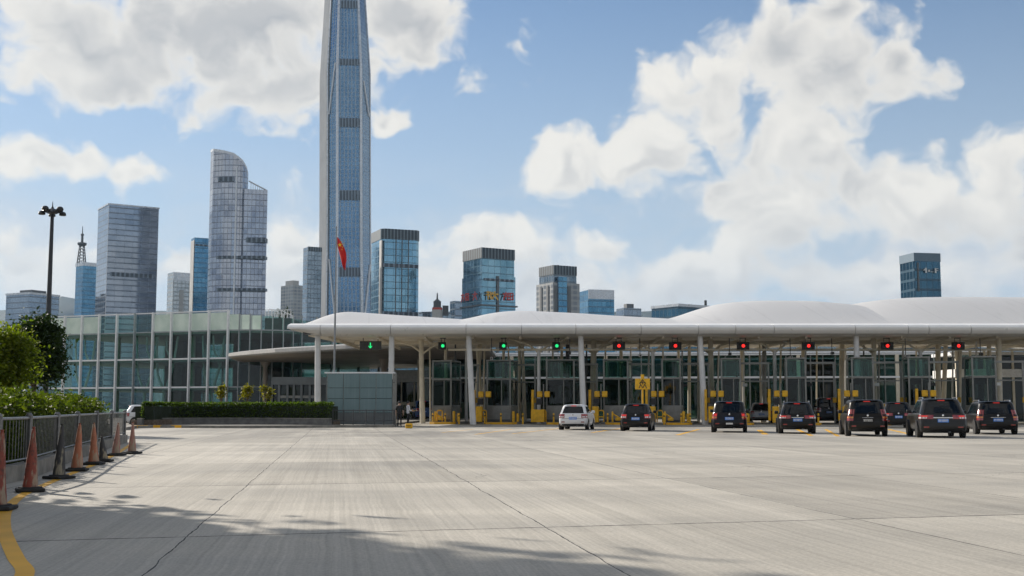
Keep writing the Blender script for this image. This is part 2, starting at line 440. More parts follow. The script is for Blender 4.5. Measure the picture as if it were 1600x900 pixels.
def crown_points(n, c, rx, ry, rz, clumps, spread, seed, hollow=0.45):
    r = np.random.default_rng(seed)
    d = r.normal(size=(clumps, 3)); d /= np.linalg.norm(d, axis=1)[:, None]
    rad = hollow + (1 - hollow) * r.random(clumps) ** 0.6
    rad *= 0.78 + 0.4 * r.random(clumps)
    K = d * rad[:, None] * np.array([rx, ry, rz])
    sz = spread * (0.6 + 0.8 * r.random(clumps))
    idx = r.integers(0, clumps, n)
    pts = K[idx] + r.normal(size=(n, 3)) * sz[idx][:, None] * np.array([1, 1, 0.75])
    return pts + np.array(c), K + np.array(c)
def tree(name, label, loc, trunk_h, crown, nleaf, leaf, lm, clumps=40, spread=0.35, seed=1, group=None, trunk_r=0.12, cat='tree'):
    root = thing(name, label, cat, loc, 0, group)
    rx, ry, rz, cz = crown
    pts, K = crown_points(nleaf, (0, 0, cz), rx, ry, rz, clumps, spread, seed)
    leaf_mesh('crown', pts, leaf, lm, root, seed)
    rr = random.Random(seed); t = MB()
    lean = rr.uniform(-.12, .12)
    path = [(0, 0, -0.05), (lean * .4, .03, trunk_h * .5), (lean, 0, trunk_h), (lean * 1.2, 0, cz + rz * .25)]
    t.tube(path, [trunk_r * 1.25, trunk_r, trunk_r * .85, trunk_r * .35], 10)
    for k in rr.sample(list(K), min(len(K), 14)):
        s0 = Vector(path[2]) + Vector((0, 0, rr.uniform(-.1, .5) * rz * .6)); e = Vector(k)
        mid = (s0 + e) / 2 + Vector((rr.uniform(-.1, .1), rr.uniform(-.1, .1), .12)) * rx
        t.tube([s0, mid, e], [trunk_r * .5, trunk_r * .3, trunk_r * .1], 6)
    t.build('trunk', M['trunk'], root, True)
    return root
# =================================================================== SETTING
def ground_mat():
    m, t, o = mat('ground_far')
    p = t.geo(); nz = t.noise(t.vm('MULTIPLY', p, (0.004, 0.004, 0)), 1.0, 5.0)
    c = t.mix(t.ramp(nz, 0.35, 0.65), (0.05, 0.06, 0.035), (0.16, 0.155, 0.145))
    pbsdf(t, o, Base_Color=c, Roughness=0.95); return m
def plaza_mat():
    m, t, o = mat('plaza_concrete')
    p = t.geo(); x, y, z = t.sep(p)
    wob = t.m('MULTIPLY', t.m('SUBTRACT', t.noise(p, 0.8, 4.0), 0.5), 0.10)
    a = t.m('ADD', t.m('ADD', x, t.m('MULTIPLY', y, 0.145)), wob)            # across the long joints
    b = t.m('ADD', t.m('SUBTRACT', y, t.m('MULTIPLY', x, 0.265)), wob)
    sa = t.m('DIVIDE', t.m('ADD', a, 1.55), 3.91); sb = t.m('DIVIDE', t.m('SUBTRACT', b, 13.57), 8.6)
    da = t.m('MULTIPLY', t.m('ABSOLUTE', t.m('SUBTRACT', t.m('FRACT', t.m('ADD', sa, 0.5)), 0.5)), 3.91)
    db = t.m('MULTIPLY', t.m('ABSOLUTE', t.m('SUBTRACT', t.m('FRACT', t.m('ADD', sb, 0.5)), 0.5)), 8.6)
    wj = t.ramp(t.noise(p, 1.7, 5.0, 0.7), 0.3, 0.75, 0.003, 0.030, False)
    ja = t.m('LESS_THAN', da, t.m('MULTIPLY', wj, 0.5)); jb = t.m('LESS_THAN', db, t.m('MULTIPLY', wj, 1.5))
    joint = t.m('MAXIMUM', ja, jb)
    # spalled edges beside the joints
    dmin = t.m('MINIMUM', da, db)
    spall = t.m('LESS_THAN', dmin, t.m('MULTIPLY', t.ramp(t.noise(p, 3.2, 6.0, 0.8), 0.62, 0.8), 0.12))
    cell = t.comb(t.m('FLOOR', sa), t.m('FLOOR', sb))
    wn = t.node('ShaderNodeTexWhiteNoise', {'noise_dimensions': '2D'}, Vector=cell).outputs['Value']
    # broom finish: fine streaks along the long joints
    q = t.comb(t.m('MULTIPLY', a, 26.0), t.m('MULTIPLY', b, 0.10), wn)
    st = t.noise(q, 1.0, 4.0, 0.65)
    q2 = t.comb(t.m('MULTIPLY', a, 2.2), t.m('MULTIPLY', b, 0.05), 0.0)
    st2 = t.noise(q2, 1.0, 5.0, 0.6)
    blot = t.noise(t.vm('MULTIPLY', p, (0.12, 0.30, 0)), 1.0, 6.0, 0.65)
    spot = t.ramp(t.noise(p, 2.4, 6.0, 0.75), 0.62, 0.76)
    fine = t.noise(p, 26.0, 3.0, 0.7)
    f = t.m('ADD', t.m('MULTIPLY', st, 0.50), t.m('ADD', t.m('MULTIPLY', st2, 0.45), t.m('MULTIPLY', blot, 0.65)))
    f = t.ramp(f, 0.52, 1.10)
    c = t.mix(f, (0.296, 0.277, 0.240), (0.520, 0.488, 0.428))
    g = t.m('ADD', 0.86, t.m('MULTIPLY', wn, 0.24)); c = t.mix(1.0, c, t.comb(g, g, g), 'MULTIPLY')
    g = t.ramp(fine, 0.25, 0.75, 0.82, 1.14); c = t.mix(1.0, c, t.comb(g, g, g), 'MULTIPLY')
    c = t.mix(t.m('MULTIPLY', spot, 0.45), c, (0.11, 0.10, 0.09))
    # tyre rubber worn along the queueing lanes before the booths
    worn = t.m('MULTIPLY', t.ramp(y, 34.0, 66.0), t.ramp(t.noise(t.vm('MULTIPLY', p, (0.35, 0.06, 0)), 1.0, 4.0), 0.38, 0.62))
    c = t.mix(t.m('MULTIPLY', worn, 0.55), c, (0.13, 0.125, 0.115))
    # hairline cracks
    v = t.node('ShaderNodeTexVoronoi', {'feature': 'DISTANCE_TO_EDGE'}, Scale=1.0,
               Vector=t.vm('ADD', t.vm('MULTIPLY', p, (0.16, 0.11, 0)), t.vm('SCALE', t.node('ShaderNodeTexNoise', None, Vector=p, Scale=0.6, Detail=5.0).outputs['Color'], 0.35)))
    crack = t.m('MULTIPLY', t.m('LESS_THAN', v.outputs['Distance'], 0.0016), t.ramp(t.noise(p, 0.16, 2.0), 0.50, 0.62))
    c = t.mix(t.m('MULTIPLY', spall, 0.55), c, (0.10, 0.095, 0.085))
    c = t.mix(t.m('MULTIPLY', crack, 0.7), c, (0.06, 0.057, 0.052))
    drip = t.m('MULTIPLY', t.ramp(t.noise(p, 0.9, 4.0, 0.6), 0.70, 0.78), t.ramp(t.noise(t.vm('MULTIPLY', p, (0.3, 0.06, 0)), 1.0, 2.0), 0.45, 0.6))
    c = t.mix(t.m('MULTIPLY', drip, 0.5), c, (0.08, 0.075, 0.068))
    c = t.mix(joint, c, (0.022, 0.021, 0.020))
    hgt = t.m('SUBTRACT', t.m('ADD', t.m('MULTIPLY', st, 0.6), t.m('MULTIPLY', fine, 0.3)), t.m('MULTIPLY', joint, 2.5))
    bump = t.node('ShaderNodeBump', None, Height=hgt, Strength=0.5, Distance=0.006)
    b_ = pbsdf(t, o, Base_Color=c, Roughness=t.ramp(blot, 0.3, 0.7, 0.62, 0.85), Normal=bump.outputs[0])
    b_.inputs['Specular IOR Level'].default_value = 0.35
    return m
def line_mat(name, col, worn=0.45):
    m, t, o = mat(name); p = t.geo()
    k = t.ramp(t.noise(p, 3.0, 8.0, 0.75), worn, worn + 0.2)
    k2 = t.ramp(t.noise(p, 0.7, 3.0), 0.3, 0.7, 0.8, 1.1)
    c = t.mix(t.m('MULTIPLY', k, 0.55), col, (0.30, 0.27, 0.22)); c = t.mix(1.0, c, t.comb(k2, k2, k2), 'MULTIPLY')
    pbsdf(t, o, Base_Color=c, Roughness=0.65); return m
M['line_yellow'] = line_mat('yellow_road_paint', (0.74, 0.39, 0.012), 0.62)
M['plaza'] = plaza_mat()

g = MB().add([(-6500, -300, 0), (6500, -300, 0), (6500, 6800, 0), (-6500, 6800, 0)], [(0, 1, 2, 3)]).build('ground', ground_mat()); struct(g)
g = MB().add([(-150, -60, .004), (150, -60, .004), (150, 175, .004), (-150, 175, .004)], [(0, 1, 2, 3)]).build('pavement', M['plaza']); struct(g)
g = MB()
verge = [(-9.9, 8), (-9.4, 14), (-9.35, 21.4), (-10.25, 25.8), (-11.35, 30), (-13.3, 38.2), (-15.1, 46.7), (-19, 50), (-30, 50), (-30, 8)]
def grass_mat():
    m, t, o = mat('verge_soil'); p = t.geo()
    c = t.mix(t.ramp(t.noise(p, 1.5, 6.0), 0.35, 0.65), (0.05, 0.07, 0.02), (0.12, 0.09, 0.055)); pbsdf(t, o, Base_Color=c, Roughness=0.95); return m
g = MB().prism(verge, -0.05, 0.03).build('verge', grass_mat()); struct(g)

def ribbon(pts, wd, z0=0.008, t=0.0):
    """flat painted stripe along ground points"""
    mb = MB(); vs = []
    for i, p in enumerate(pts):
        a = Vector(pts[max(0, i - 1)]); b = Vector(pts[min(len(pts) - 1, i + 1)])
        d = (b - a); d.z = 0; d.normalize(); nrm = Vector((-d.y, d.x, 0))
        vs += [Vector((p[0], p[1], z0)) + nrm * wd / 2, Vector((p[0], p[1], z0)) - nrm * wd / 2]
    return mb.add(vs, [(2 * i + 1, 2 * i + 3, 2 * i + 2, 2 * i) for i in range(len(pts) - 1)])
def smooth_pts(pts, k=6):
    out = []; n = len(pts)
    for i in range(n - 1):
        p0, p1, p2, p3 = (Vector(pts[max(0, min(n - 1, i + d))]) for d in (-1, 0, 1, 2))
        for s in range(k):
            t = s / k
            out.append(0.5 * ((2 * p1) + (p2 - p0) * t + (2 * p0 - 5 * p1 + 4 * p2 - p3) * t * t + (3 * p1 - p0 - 3 * p2 + p3) * t ** 3))
    return out + [Vector(pts[-1])]
yl = [(38, 900), (25, 873), (12, 845), (6, 822), (11, 797), (35, 774), (70, 758), (110, 741), (145, 727), (172, 714), (192, 703), (205, 694)]
yp = [ground_at(*p) for p in yl]
yp = [yp[0] + Vector((0.9, -4.0, 0)), yp[0] + Vector((.35, -1.5, 0))] + yp
o = ribbon(smooth_pts(yp), 0.15).build('edge_line', M['line_yellow']); struct(o)
# lane edge lines leading into the gates
for (a, b, wd) in (((1058, 680), (1092, 671), .22), ((1238, 668), (1268, 681), .22), ((1388, 671), (1424, 679), .25), ((925, 676), (975, 669), .2), ((742, 679), (800, 671), .14),
                   ((800, 678), (880, 669), .14), ((690, 676), (740, 671), .12), ((1186, 672), (1196, 679), .3), ((1290, 671), (1310, 682), .2)):
    p, q = ground_at(*a), ground_at(*b)
    struct(ribbon([p, (p + q) / 2, q], wd).build('lane_line', M['line_yellow']))

# far hills ------------------------------------------------------------------
def hills(name, D, prof, depth, mtl):
    rows = []; n = 90
    xs = np.linspace(-200, 1850, n); py = np.interp(xs, [p[0] for p in prof], [p[1] for p in prof])
    rr = np.random.default_rng(3); bump = np.convolve(rr.normal(size=n + 8), np.ones(5) / 5, 'valid')[:n] * 1.6
    for f, hh in ((-1, 0), (-.5, .45), (-.2, .8), (0, 1), (.4, .7), (1, 0)):
        row = []
        for x, y, b in zip(xs, py + bump, bump):
            p = at(x, y, D); row.append((p.x * (1 + .1 * f), D + f * depth + b * 30, -2 + (p.z + 2) * hh * (1 + .04 * b * (hh < 1))))
        rows.append(row)
    return struct(MB().grid(rows).build(name, mtl, None, True, angle=180))
hm, t, o_ = mat('hill_forest'); pbsdf(t, o_, Base_Color=t.mix(t.ramp(t.noise(t.geo(), 0.01, 5.0), 0.35, 0.65), (0.010, 0.026, 0.030), (0.02, 0.040, 0.042)), Roughness=0.95)
hills('hills', 4600, [(-200, 484), (0, 484), (80, 472), (102, 463), (124, 468), (170, 484), (400, 486), (650, 488), (1010, 487), (1300, 492), (1850, 490)], 900, hm)

# =================================================================== TOWERS
FM = {}
FM['grey'] = facade('facade_grey', (0.15, 0.20, 0.27), (0.27, 0.33, 0.40), (0.12, 0.14, 0.16), 4.2, 3.0, 0.22, 0.06, 0.8, 0.10)
FM['silver'] = facade('facade_silver', (0.13, 0.16, 0.23), (0.36, 0.39, 0.45), (0.10, 0.115, 0.15), 3.9, 2.6, 0.18, 0.12, 0.9, 0.08, refl_blotch=0.8, waver=0.02, ml=0.3)
FM['slab'] = facade('facade_slab', (0.16, 0.20, 0.26), (0.30, 0.34, 0.40), (0.05, 0.06, 0.075), 4.0, 6.0, 0.24, 0.03, 0.9, 0.06, refl_blotch=0.5, waver=0.012, ml=0.2)
FM['blue'] = facade('facade_blue', (0.03, 0.13, 0.24), (0.10, 0.27, 0.42), (0.07, 0.10, 0.13), 4.0, 3.2, 0.20, 0.07, 0.8, 0.08)
FM['tower'] = facade('facade_tower', (0.055, 0.145, 0.275), (0.13, 0.25, 0.40), (0.34, 0.39, 0.44), 4.5, 4.4, 0.14, 0.26, 0.8, 0.10, refl_blotch=0.6, waver=0.002, ml=0.75, cw=0.10)
FM['teal'] = facade('facade_teal', (0.06, 0.18, 0.27), (0.20, 0.38, 0.50), (0.05, 0.08, 0.10), 4.2, 4.2, 0.14, 0.06, 0.85, 0.06, refl_blotch=0.9, ml=0.25)
FM['pale'] = facade('facade_pale', (0.30, 0.36, 0.40), (0.55, 0.58, 0.60), (0.30, 0.31, 0.31), 3.6, 3.4, 0.35, 0.18, 0.6, 0.2)
FM['dark'] = facade('facade_dark', (0.08, 0.13, 0.18), (0.24, 0.31, 0.38), (0.08, 0.09, 0.10), 4.0, 3.0, 0.22, 0.14, 0.8, 0.12, refl_blotch=0.7)
FM['deep'] = facade('facade_deep', (0.03, 0.09, 0.15), (0.06, 0.15, 0.22), (0.03, 0.05, 0.07), 4.0, 2.6, 0.25, 0.08, 0.8, 0.10)
FM['flats'] = facade('facade_flats', (0.10, 0.12, 0.15), (0.30, 0.33, 0.36), (0.48, 0.48, 0.46), 3.4, 4.5, 0.40, 0.38, 0.3, 0.3, refl_blotch=0.4)
M['brace'] = plain('brace_white', (0.75, 0.76, 0.78), 0.4)
M['tower_stone'] = plain('tower_stone', (0.255, 0.265, 0.28), 0.95, 0, 0.08, 0.05, 0.0)
M['stone'] = plain('pale_stone', (0.40, 0.39, 0.375), 0.5, 0.1, 0.08, 0.08)
M['steel_fin'] = plain('steel_fin', (0.55, 0.57, 0.60), 0.3, 0.5, 0.06, 0.1)
M['louvre'] = louvre('louvres', (0.035, 0.05, 0.07), (0.20, 0.25, 0.31), 3.3)
M['crown'] = louvre('roof_screen', (0.022, 0.034, 0.046), (0.15, 0.19, 0.22), 2.2)
M['blue_band'] = plain('blue_band', (0.11, 0.17, 0.23), 0.4)
M['roof_dark'] = plain('roof_plant', (0.13, 0.14, 0.15), 0.7)

class Tower:
    def __init__(s, name, label, xl, xc, xr, yt, D, phi, fm, group='towers on the skyline', cat='tower block', chamfer=0, ybot=None):
        C = at(xc, yt, D); s.h = C.z; s.D = D
        tl, tc, tr = at(xl, yt, 1).x, at(xc, yt, 1).x, at(xr, yt, 1).x
        ph = R(phi) - math.atan(tc)                     # turned this far from square to the line of sight
        s.ur, s.ul = Vector((math.cos(ph), math.sin(ph), 0)), Vector((-math.sin(ph), math.cos(ph), 0))
        Wd = (tr * D - C.x) / (math.cos(ph) - tr * math.sin(ph)); Dp = (C.x - tl * D) / (math.sin(ph) + tl * math.cos(ph))
        s.W, s.Dp = Wd, Dp
        s.C = Vector((C.x, C.y, 0))
        s.root = thing(name, label, cat, s.C, 0, group)
        p = [Vector((0, 0, 0)), s.ur * Wd, s.ur * Wd + s.ul * Dp, s.ul * Dp]
        if chamfer:
            p = [s.ul * chamfer, s.ur * chamfer, s.ur * (Wd - chamfer), s.ur * Wd + s.ul * chamfer, s.ur * Wd + s.ul * Dp, s.ul * Dp]
        s.poly = p
        z0 = 0
        MB().prism([(q.x, q.y) for q in p], z0, s.h).build('glass_facade', FM[fm], s.root)
    def z(s, py): return at(CX, py, s.D).z
    def side(s, which, u0, u1, z0, z1, m, name, proud=0.35, mb=None):
        d, L, nrm = (s.ur, s.W, Vector((s.ur.y, -s.ur.x, 0))) if which == 'R' else (s.ul, s.Dp, Vector((-s.ul.y, s.ul.x, 0)))
        a, b = d * (L * u0) + nrm * proud, d * (L * u1) + nrm * proud
        poly = [a, b, b - nrm * (proud + .4), a - nrm * (proud + .4)]
        if which == 'L': poly = [poly[1], poly[0], poly[3], poly[2]]
        q = mb or MB(); q.prism([(p.x, p.y) for p in poly], z0, z1)
        return q if mb else q.build(name, m, s.root)
    def inset(s, k, z0, z1, m, name):
        c = (s.ur * s.W + s.ul * s.Dp) / 2
        return MB().prism([((c + (p - c) * k).x, (c + (p - c) * k).y) for p in s.poly], z0, z1).build(name, m, s.root)
    def rim(s, z0, z1, m, name, proud=0.4):
        c = (s.ur * s.W + s.ul * s.Dp) / 2; k = 1 + 2 * proud / min(s.W, s.Dp)
        return MB().prism([((c + (p - c) * k).x, (c + (p - c) * k).y) for p in s.poly], z0, z1).build(name, m, s.root)

T = Tower('office_block', 'low pale grey office block at far left behind the lamp mast', 10, 47, 93, 457, 900, 40, 'grey')
T.inset(0.5, T.h, T.h + 3, M['roof_dark'], 'roof_plant'); T.rim(T.h - 1.2, T.h + .3, M['steel_fin'], 'parapet')
T = Tower('office_block', 'narrow blue glass block carrying a lattice antenna mast', 119, 130, 153, 410, 1100, 25, 'blue')
T.rim(T.h - 3, T.h + .4, M['steel_fin'], 'parapet')
mst = MB(); b0 = T.ul * T.Dp * .5 + T.ur * T.W * .12; k = T.D / F
zs = [T.h, T.z(381), T.z(378), T.z(352)]
for sx, sy in ((-1, -1), (1, -1), (1, 1), (-1, 1)):
    mst.cyl(b0 + Vector((sx * 3.0, sy * 3.0, zs[0])), b0 + Vector((sx * 1.6, sy * 1.6, zs[1])), .5, .4, 6)
for i in range(6):
    f0, f1 = i / 6, (i + 1) / 6; r0, r1 = 3.0 - 1.4 * f0, 3.0 - 1.4 * f1; za, zb = zs[0] + (zs[1] - zs[0]) * f0, zs[0] + (zs[1] - zs[0]) * f1
    for q in range(4):
        a0, a1 = math.pi / 4 + q * math.pi / 2, math.pi / 4 + (q + 1) * math.pi / 2
        mst.cyl(b0 + Vector((r0 * 1.41 * math.cos(a0), r0 * 1.41 * math.sin(a0), za)), b0 + Vector((r1 * 1.41 * math.cos(a1), r1 * 1.41 * math.sin(a1), zb)), .3, .3, 5)
mst.lathe([(2, zs[1] - 1.5), (4.2, zs[1]), (4.2, zs[2]), (1.2, zs[2] + .5), (1.0, zs[2] + 7)], b0, 10)
mst.lathe([(1.6, zs[2] + 7), (1.6, zs[2] + 8), (.5, zs[2] + 9), (.3, zs[3])], b0, 8)
mst.build('antenna_mast', M['steel_dark'], T.root)
T = Tower('office_tower', 'broad grey slab tower with one dark louvre strip across it', 154, 170, 248.5, 318, 850, 14, 'slab')
T.side('R', .07, .93, T.z(431), T.z(424.5), M['louvre'], 'louvre_strip')
T.side('R', 0.0, .008, 0, T.h, M['steel_fin'], 'corner_fin'); T.rim(T.h - .8, T.h + .3, M['steel_fin'], 'parapet')
T = Tower('office_tower', 'short beige and glass tower between the slab tower and blue tower', 262, 271, 299, 425, 1000, 20, 'pale')
T.side('R', 0, 1, T.z(438), T.z(425.5), M['steel_fin'], 'roof_band'); T.side('R', .35, .6, 0, T.z(452), M['stone'], 'stone_pier')
T = Tower('office_tower', 'blue tower half hidden behind the round-topped twin tower', 299, 304, 334, 371, 950, 14, 'blue')
T.side('R', .0, 1, T.z(384), T.z(381), M['louvre'], 'louvre_strip'); T.side('L', 0, 1, 0, T.h - 2, M['stone'], 'stone_pier')
# twin tower with a curved top
D = 800; k = D / F
root = thing('office_tower', 'grey twin tower with curved sloping top and lower slanted wing', 'tower block', at(372, 640, D) * 1, 0, 'towers on the skyline')
root.location.z = 0; O = root.location.copy()
pl = [(329.5, 8, 236), (334, 0, 234), (350, -3, 236.5), (365, -3, 240.5), (373, -2.4, 246), (380, -1.2, 252), (385.5, 0.6, 262), (388, 4, 272), (370, 45, 262), (335, 40, 238)]
bot, top = [], []
for (px, dep, py) in pl:
    p = at(px, py, D + dep); bot.append((p.x - O.x, p.y - O.y, 0)); top.append((p.x - O.x, p.y - O.y, p.z))
MB().rings([bot, top]).build('glass_facade', FM['silver'], root)
rim = [tuple(Vector(p) * 1) for p in top]
MB().rings([[(x * 1.012, y * 1.012, z - 1.0) for x, y, z in rim], [(x * 1.012, y * 1.012, z + .8) for x, y, z in rim]]).build('parapet', M['steel_fin'], root)
wp = [(379, -2), (416, 2), (414, 40), (381, 40)]
zt = at(400, 296, D).z
MB().prism([((at(x, 400, D + d) - O).x, (at(x, 400, D + d) - O).y) for x, d in wp], 0, zt).build('wing', FM['silver'], root)
fr = MB(); a, b, c = at(389, 283, D + 2) - O, at(416, 297, D + 2) - O, at(389, 297, D + 2) - O
fr.cyl(a, b, .5, .5, 6)
for i in range(1, 8):
    f = i / 8; p = a.lerp(b, f); fr.cyl(p, (p.x, p.y, zt), .22, .22, 5)
fr.build('slanted_frame', M['steel_fin'], root)
bd = MB()
for (xa, xb, ya, yb) in ((340, 366, 283, 276), (384, 414.5, 378, 371), (338, 414, 404, 399.5), (338, 414, 454, 450)):
    pa, pb = at(xa, ya, D - 3.9) - O, at(xb, yb, D - 3.9) - O
    if xa > 380: pa, pb = at(xa, ya, D - 2.6) - O, at(xb, yb, D - 2.6) - O
    m_ = MB(); m_.prism([(pa.x, pa.y), (pb.x, pb.y), (pb.x, pb.y + 8), (pa.x, pa.y + 8)], pa.z, pb.z); m_.build('louvre_strip', M['louvre'], root)
m_ = MB(); pa, pb = at(366, 480, D - 4.2) - O, at(369, 250, D - 4.2) - O
m_.prism([(pa.x, pa.y), (pb.x, pa.y), (pb.x, pa.y + 4), (pa.x, pa.y + 4)], 0, pb.z - 4); m_.build('corner_fin', M['steel_fin'], root)

T = Tower('apartment_block', 'low white stepped block left of the dark half tower', 439, 458, 474, 445, 1200, 35, 'flats'); T.inset(.6, T.h, T.h + 5, M['stone'], 'roof_house')
T = Tower('office_tower', 'slim dark tower standing close against the tallest tower', 474, 481, 503, 386, 1000, 22, 'dark'); T.side('R', 0, 1, T.z(392), T.h + .5, M['crown'], 'roof_screen')
T = Tower('podium_block', 'low gridded white office block seen under the canopy tip', 454, 470, 640, 517, 780, 8, 'pale', cat='office block')

# the tallest tower ----------------------------------------------------------
D = 1300; k = D / F
root = thing('skyscraper', 'tallest tapering glass skyscraper with pale stone ribs, top out of view', 'skyscraper', (at(539, 640, D).x, D, 0))
O = root.location.copy(); O.x = at(539, 640, D).x
PL = [(-39.3, 26), (-27.3, -16), (-13.5, -26), (28, -24), (40, -4), (41, 34), (18, 50), (-20, 50)]     # px sideways, m in depth
LV = [(640, 1.09), (490, 1.055), (400, 1.01), (330, .995), (200, .99), (117, .985), (60, .89), (0, .79), (-120, .60), (-215, .46), (-260, .30)]
def ring(j, sc_, off=0.0):
    out = []
    for (px, dep) in PL:
        dd = dep * (0.6 + .4 * sc_)
        v = Vector(((539 + px * sc_ - CX) / F * ((D + dep) * math.cos(PITCH) + (j - CAMH) * math.sin(PITCH)) - O.x, dd, 0)); v2 = v + v.normalized() * off
        out.append((v2.x, v2.y, j))
    return out
zz = [(at(539, y, D).z if y < 635 else 0, s_) for y, s_ in LV]
MB().rings([ring(z, s_) for z, s_ in zz]).build('glass_facade', FM['tower'], root)
def edge_pt(i, f, z, out=0.6):
    """point on facet i (between plan corners i and i+1), at fraction f and height z"""
    s_ = np.interp(z, [a for a, b in zz], [b for a, b in zz]); r = ring(z, s_)
    a, b = Vector(r[i]), Vector(r[(i + 1) % 8]); nrm = Vector(((b - a).y, -(b - a).x, 0)).normalized()
    return a.lerp(b, f) + nrm * out, nrm
def strip(i, f0, f1, z0, z1, name, m, out=0.8, f0b=None, f1b=None, segs=None):
    zs = sorted({z0, z1} | {a for a, b in zz if z0 < a < z1}); rs = []
    for z in zs:
        q = (z - z0) / (z1 - z0); fa = f0 + ((f0b if f0b is not None else f0) - f0) * q; fb = f1 + ((f1b if f1b is not None else f1) - f1) * q
        a, nrm = edge_pt(i, fa, z, out); b, _ = edge_pt(i, fb, z, out); c, d = b - nrm * (out + 1.0), a - nrm * (out + 1.0)
        rs.append([a, b, c, d])
    MB().rings(rs).build(name, m, root)
ztop = zz[-1][0]; zy = lambda y: at(539, y, D).z
strip(0, 0.05, .98, 0, ztop, 'stone_rib', M['tower_stone'], 1.0)
strip(2, -0.02, .085, 0, ztop, 'stone_rib', M['steel_fin'], 1.6); strip(2, .90, .99, 0, ztop, 'stone_rib', M['steel_fin'], 1.6)
strip(1, -0.02, .10, 0, ztop, 'stone_rib', M['steel_fin'], 1.0); strip(1, .10, .2, 0, ztop, 'recess', M['roof_dark'], .5)
strip(3, .88, 1.0, 0, ztop, 'stone_rib', M['steel_fin'], .8)
for (ya, yb) in ((24, 12), (112, 102), (207, 193), (319, 304), (436, 422)):
    strip(2, .10, .89, zy(ya), zy(yb), 'louvre_band', M['louvre'], .7)
strip(1, .15, .23, zy(185), zy(108), 'diagonal_brace', M['brace'], 1.2, .88, .96); strip(3, .72, .82, zy(185), zy(135), 'diagonal_brace', M['brace'], 1.2, .02, .1)
strip(1, .85, .95, zy(492), zy(408), 'diagonal_brace', M['brace'], 1.2, .22, .30); strip(3, .02, .12, zy(495), zy(415), 'diagonal_brace', M['brace'], 1.2, .80, .88)

T = Tower('office_tower', 'teal glass tower with chamfered corner right of the tallest tower', 581, 597, 656, 358, 750, 16, 'teal', chamfer=2.2)
T.rim(T.z(373), T.h + .5, M['crown'], 'roof_screen', .3); T.side('R', .03, .97, T.z(417), T.z(411), M['louvre'], 'louvre_strip'); T.side('R', .03, .97, T.z(492), T.z(486), M['louvre'], 'louvre_strip')
for u in (.36, .52, .69): T.side('R', u, u + .02, 0, T.z(373), M['roof_dark'], 'mullion', .4)
T.side('L', .0, .2, 0, T.z(375), M['stone'], 'stone_pier', .3)
T = Tower('apartment_block', 'low dark green block behind the canopy ridge beside the teal tower', 655, 660, 705, 487, 700, 15, 'dark')
T.side('R', .7, .9, T.h - 2, T.h + 4, M['steel_dark'], 'roof_plant')
D = 690; r_ = at(683, 500, D); root = thing('spire_pavilion', 'small roof spire with red ring above the low dark block', 'tower', (r_.x, D, 0)); zq = lambda y: at(683, y, D).z
MB().lathe([(3.0, 0), (3.0, zq(484))], n=8).build('shaft', M['stone'], root)
MB().lathe([(2.4, zq(484)), (2.4, zq(482)), (2.7, zq(481.8)), (2.7, zq(480)), (2.2, zq(479.8)), (2.2, zq(472)), (2.4, zq(471.5)), (1.2, zq(469)), (.5, zq(467)), (.35, zq(459)), (.05, zq(457))], n=8).build('lantern', M['steel_dark'], root)
M['red_paint'] = plain('red_paint', (0.45, 0.05, 0.03), 0.5)
MB().lathe([(2.95, zq(484.2)), (2.95, zq(481.5)), (2.6, zq(480.8))], n=10).build('red_ring', M['red_paint'], root)
T = Tower('apartment_block', 'small plain grey block left of the tower with red sign', 703, 711, 726, 470, 760, 30, 'grey')
T = Tower('office_tower', 'glass tower carrying red and yellow rooftop-style characters', 724, 753, 803.5, 388, 700, 30, 'teal')
zlo = T.z(430); c = (T.ur * T.W + T.ul * T.Dp) / 2
MB().prism([((c + (p - c) * 1.045).x, (c + (p - c) * 1.045).y) for p in T.poly], 0, zlo).build('lower_storeys', FM['teal'], T.root)
T.rim(T.z(403), T.h + .6, M['crown'], 'roof_screen', .3); T.side('R', .05, .97, T.z(438), T.z(434.5), M['louvre'], 'louvre_strip', 1.3)
T.side('R', .43, .50, 0, T.z(430), M['roof_dark'], 'recess', 1.25); T.rim(T.z(478), T.z(475.5), M['roof_dark'], 'ledge', 1.5)
def strokes(mb, org, ux, uz, nrm, segs, t):
    for (x0, y0, x1, y1) in segs:
        a, b = Vector((x0, y0)), Vector((x1, y1)); d = (b - a); L = d.length; d.normalize(); n_ = Vector((-d.y, d.x)) * t / 2
        P_ = [a - n_ - d * t * .3, b - n_ + d * t * .3, b + n_ + d * t * .3, a + n_ - d * t * .3]
        mb.slab([org + ux * p.x + uz * p.y for p in P_], .25, nrm)
M['sign_red'] = plain('sign_red', (0.55, 0.03, 0.02), 0.4); M['sign_gold'] = plain('sign_gold', (0.75, 0.42, 0.03), 0.4)
CH = {'a': [(.5, 1, .5, .85), (.1, .8, .9, .8), (.4, .8, .15, 0), (.35, .5, .8, .5), (.8, .5, .7, .05)], 'b': [(0, .7, 1, .7), (.5, 1, .5, .6), (.5, .6, .05, 0), (.5, .6, .95, 0)],
      'c': [(.1, .9, .5, .9), (.3, 1, .3, 0), (.05, .55, .5, .55), (.65, .95, .65, .1), (.65, .5, 1, .9), (.65, .5, 1, .05)], 'd': [(.1, .9, .9, .9), (.1, .5, .9, .5), (.1, .9, .1, .1), (.9, .9, .9, .1), (.1, .1, .9, .1), (.5, .9, .5, .1)]}
uz = Vector((0, 0, 1)); sz = 4.6
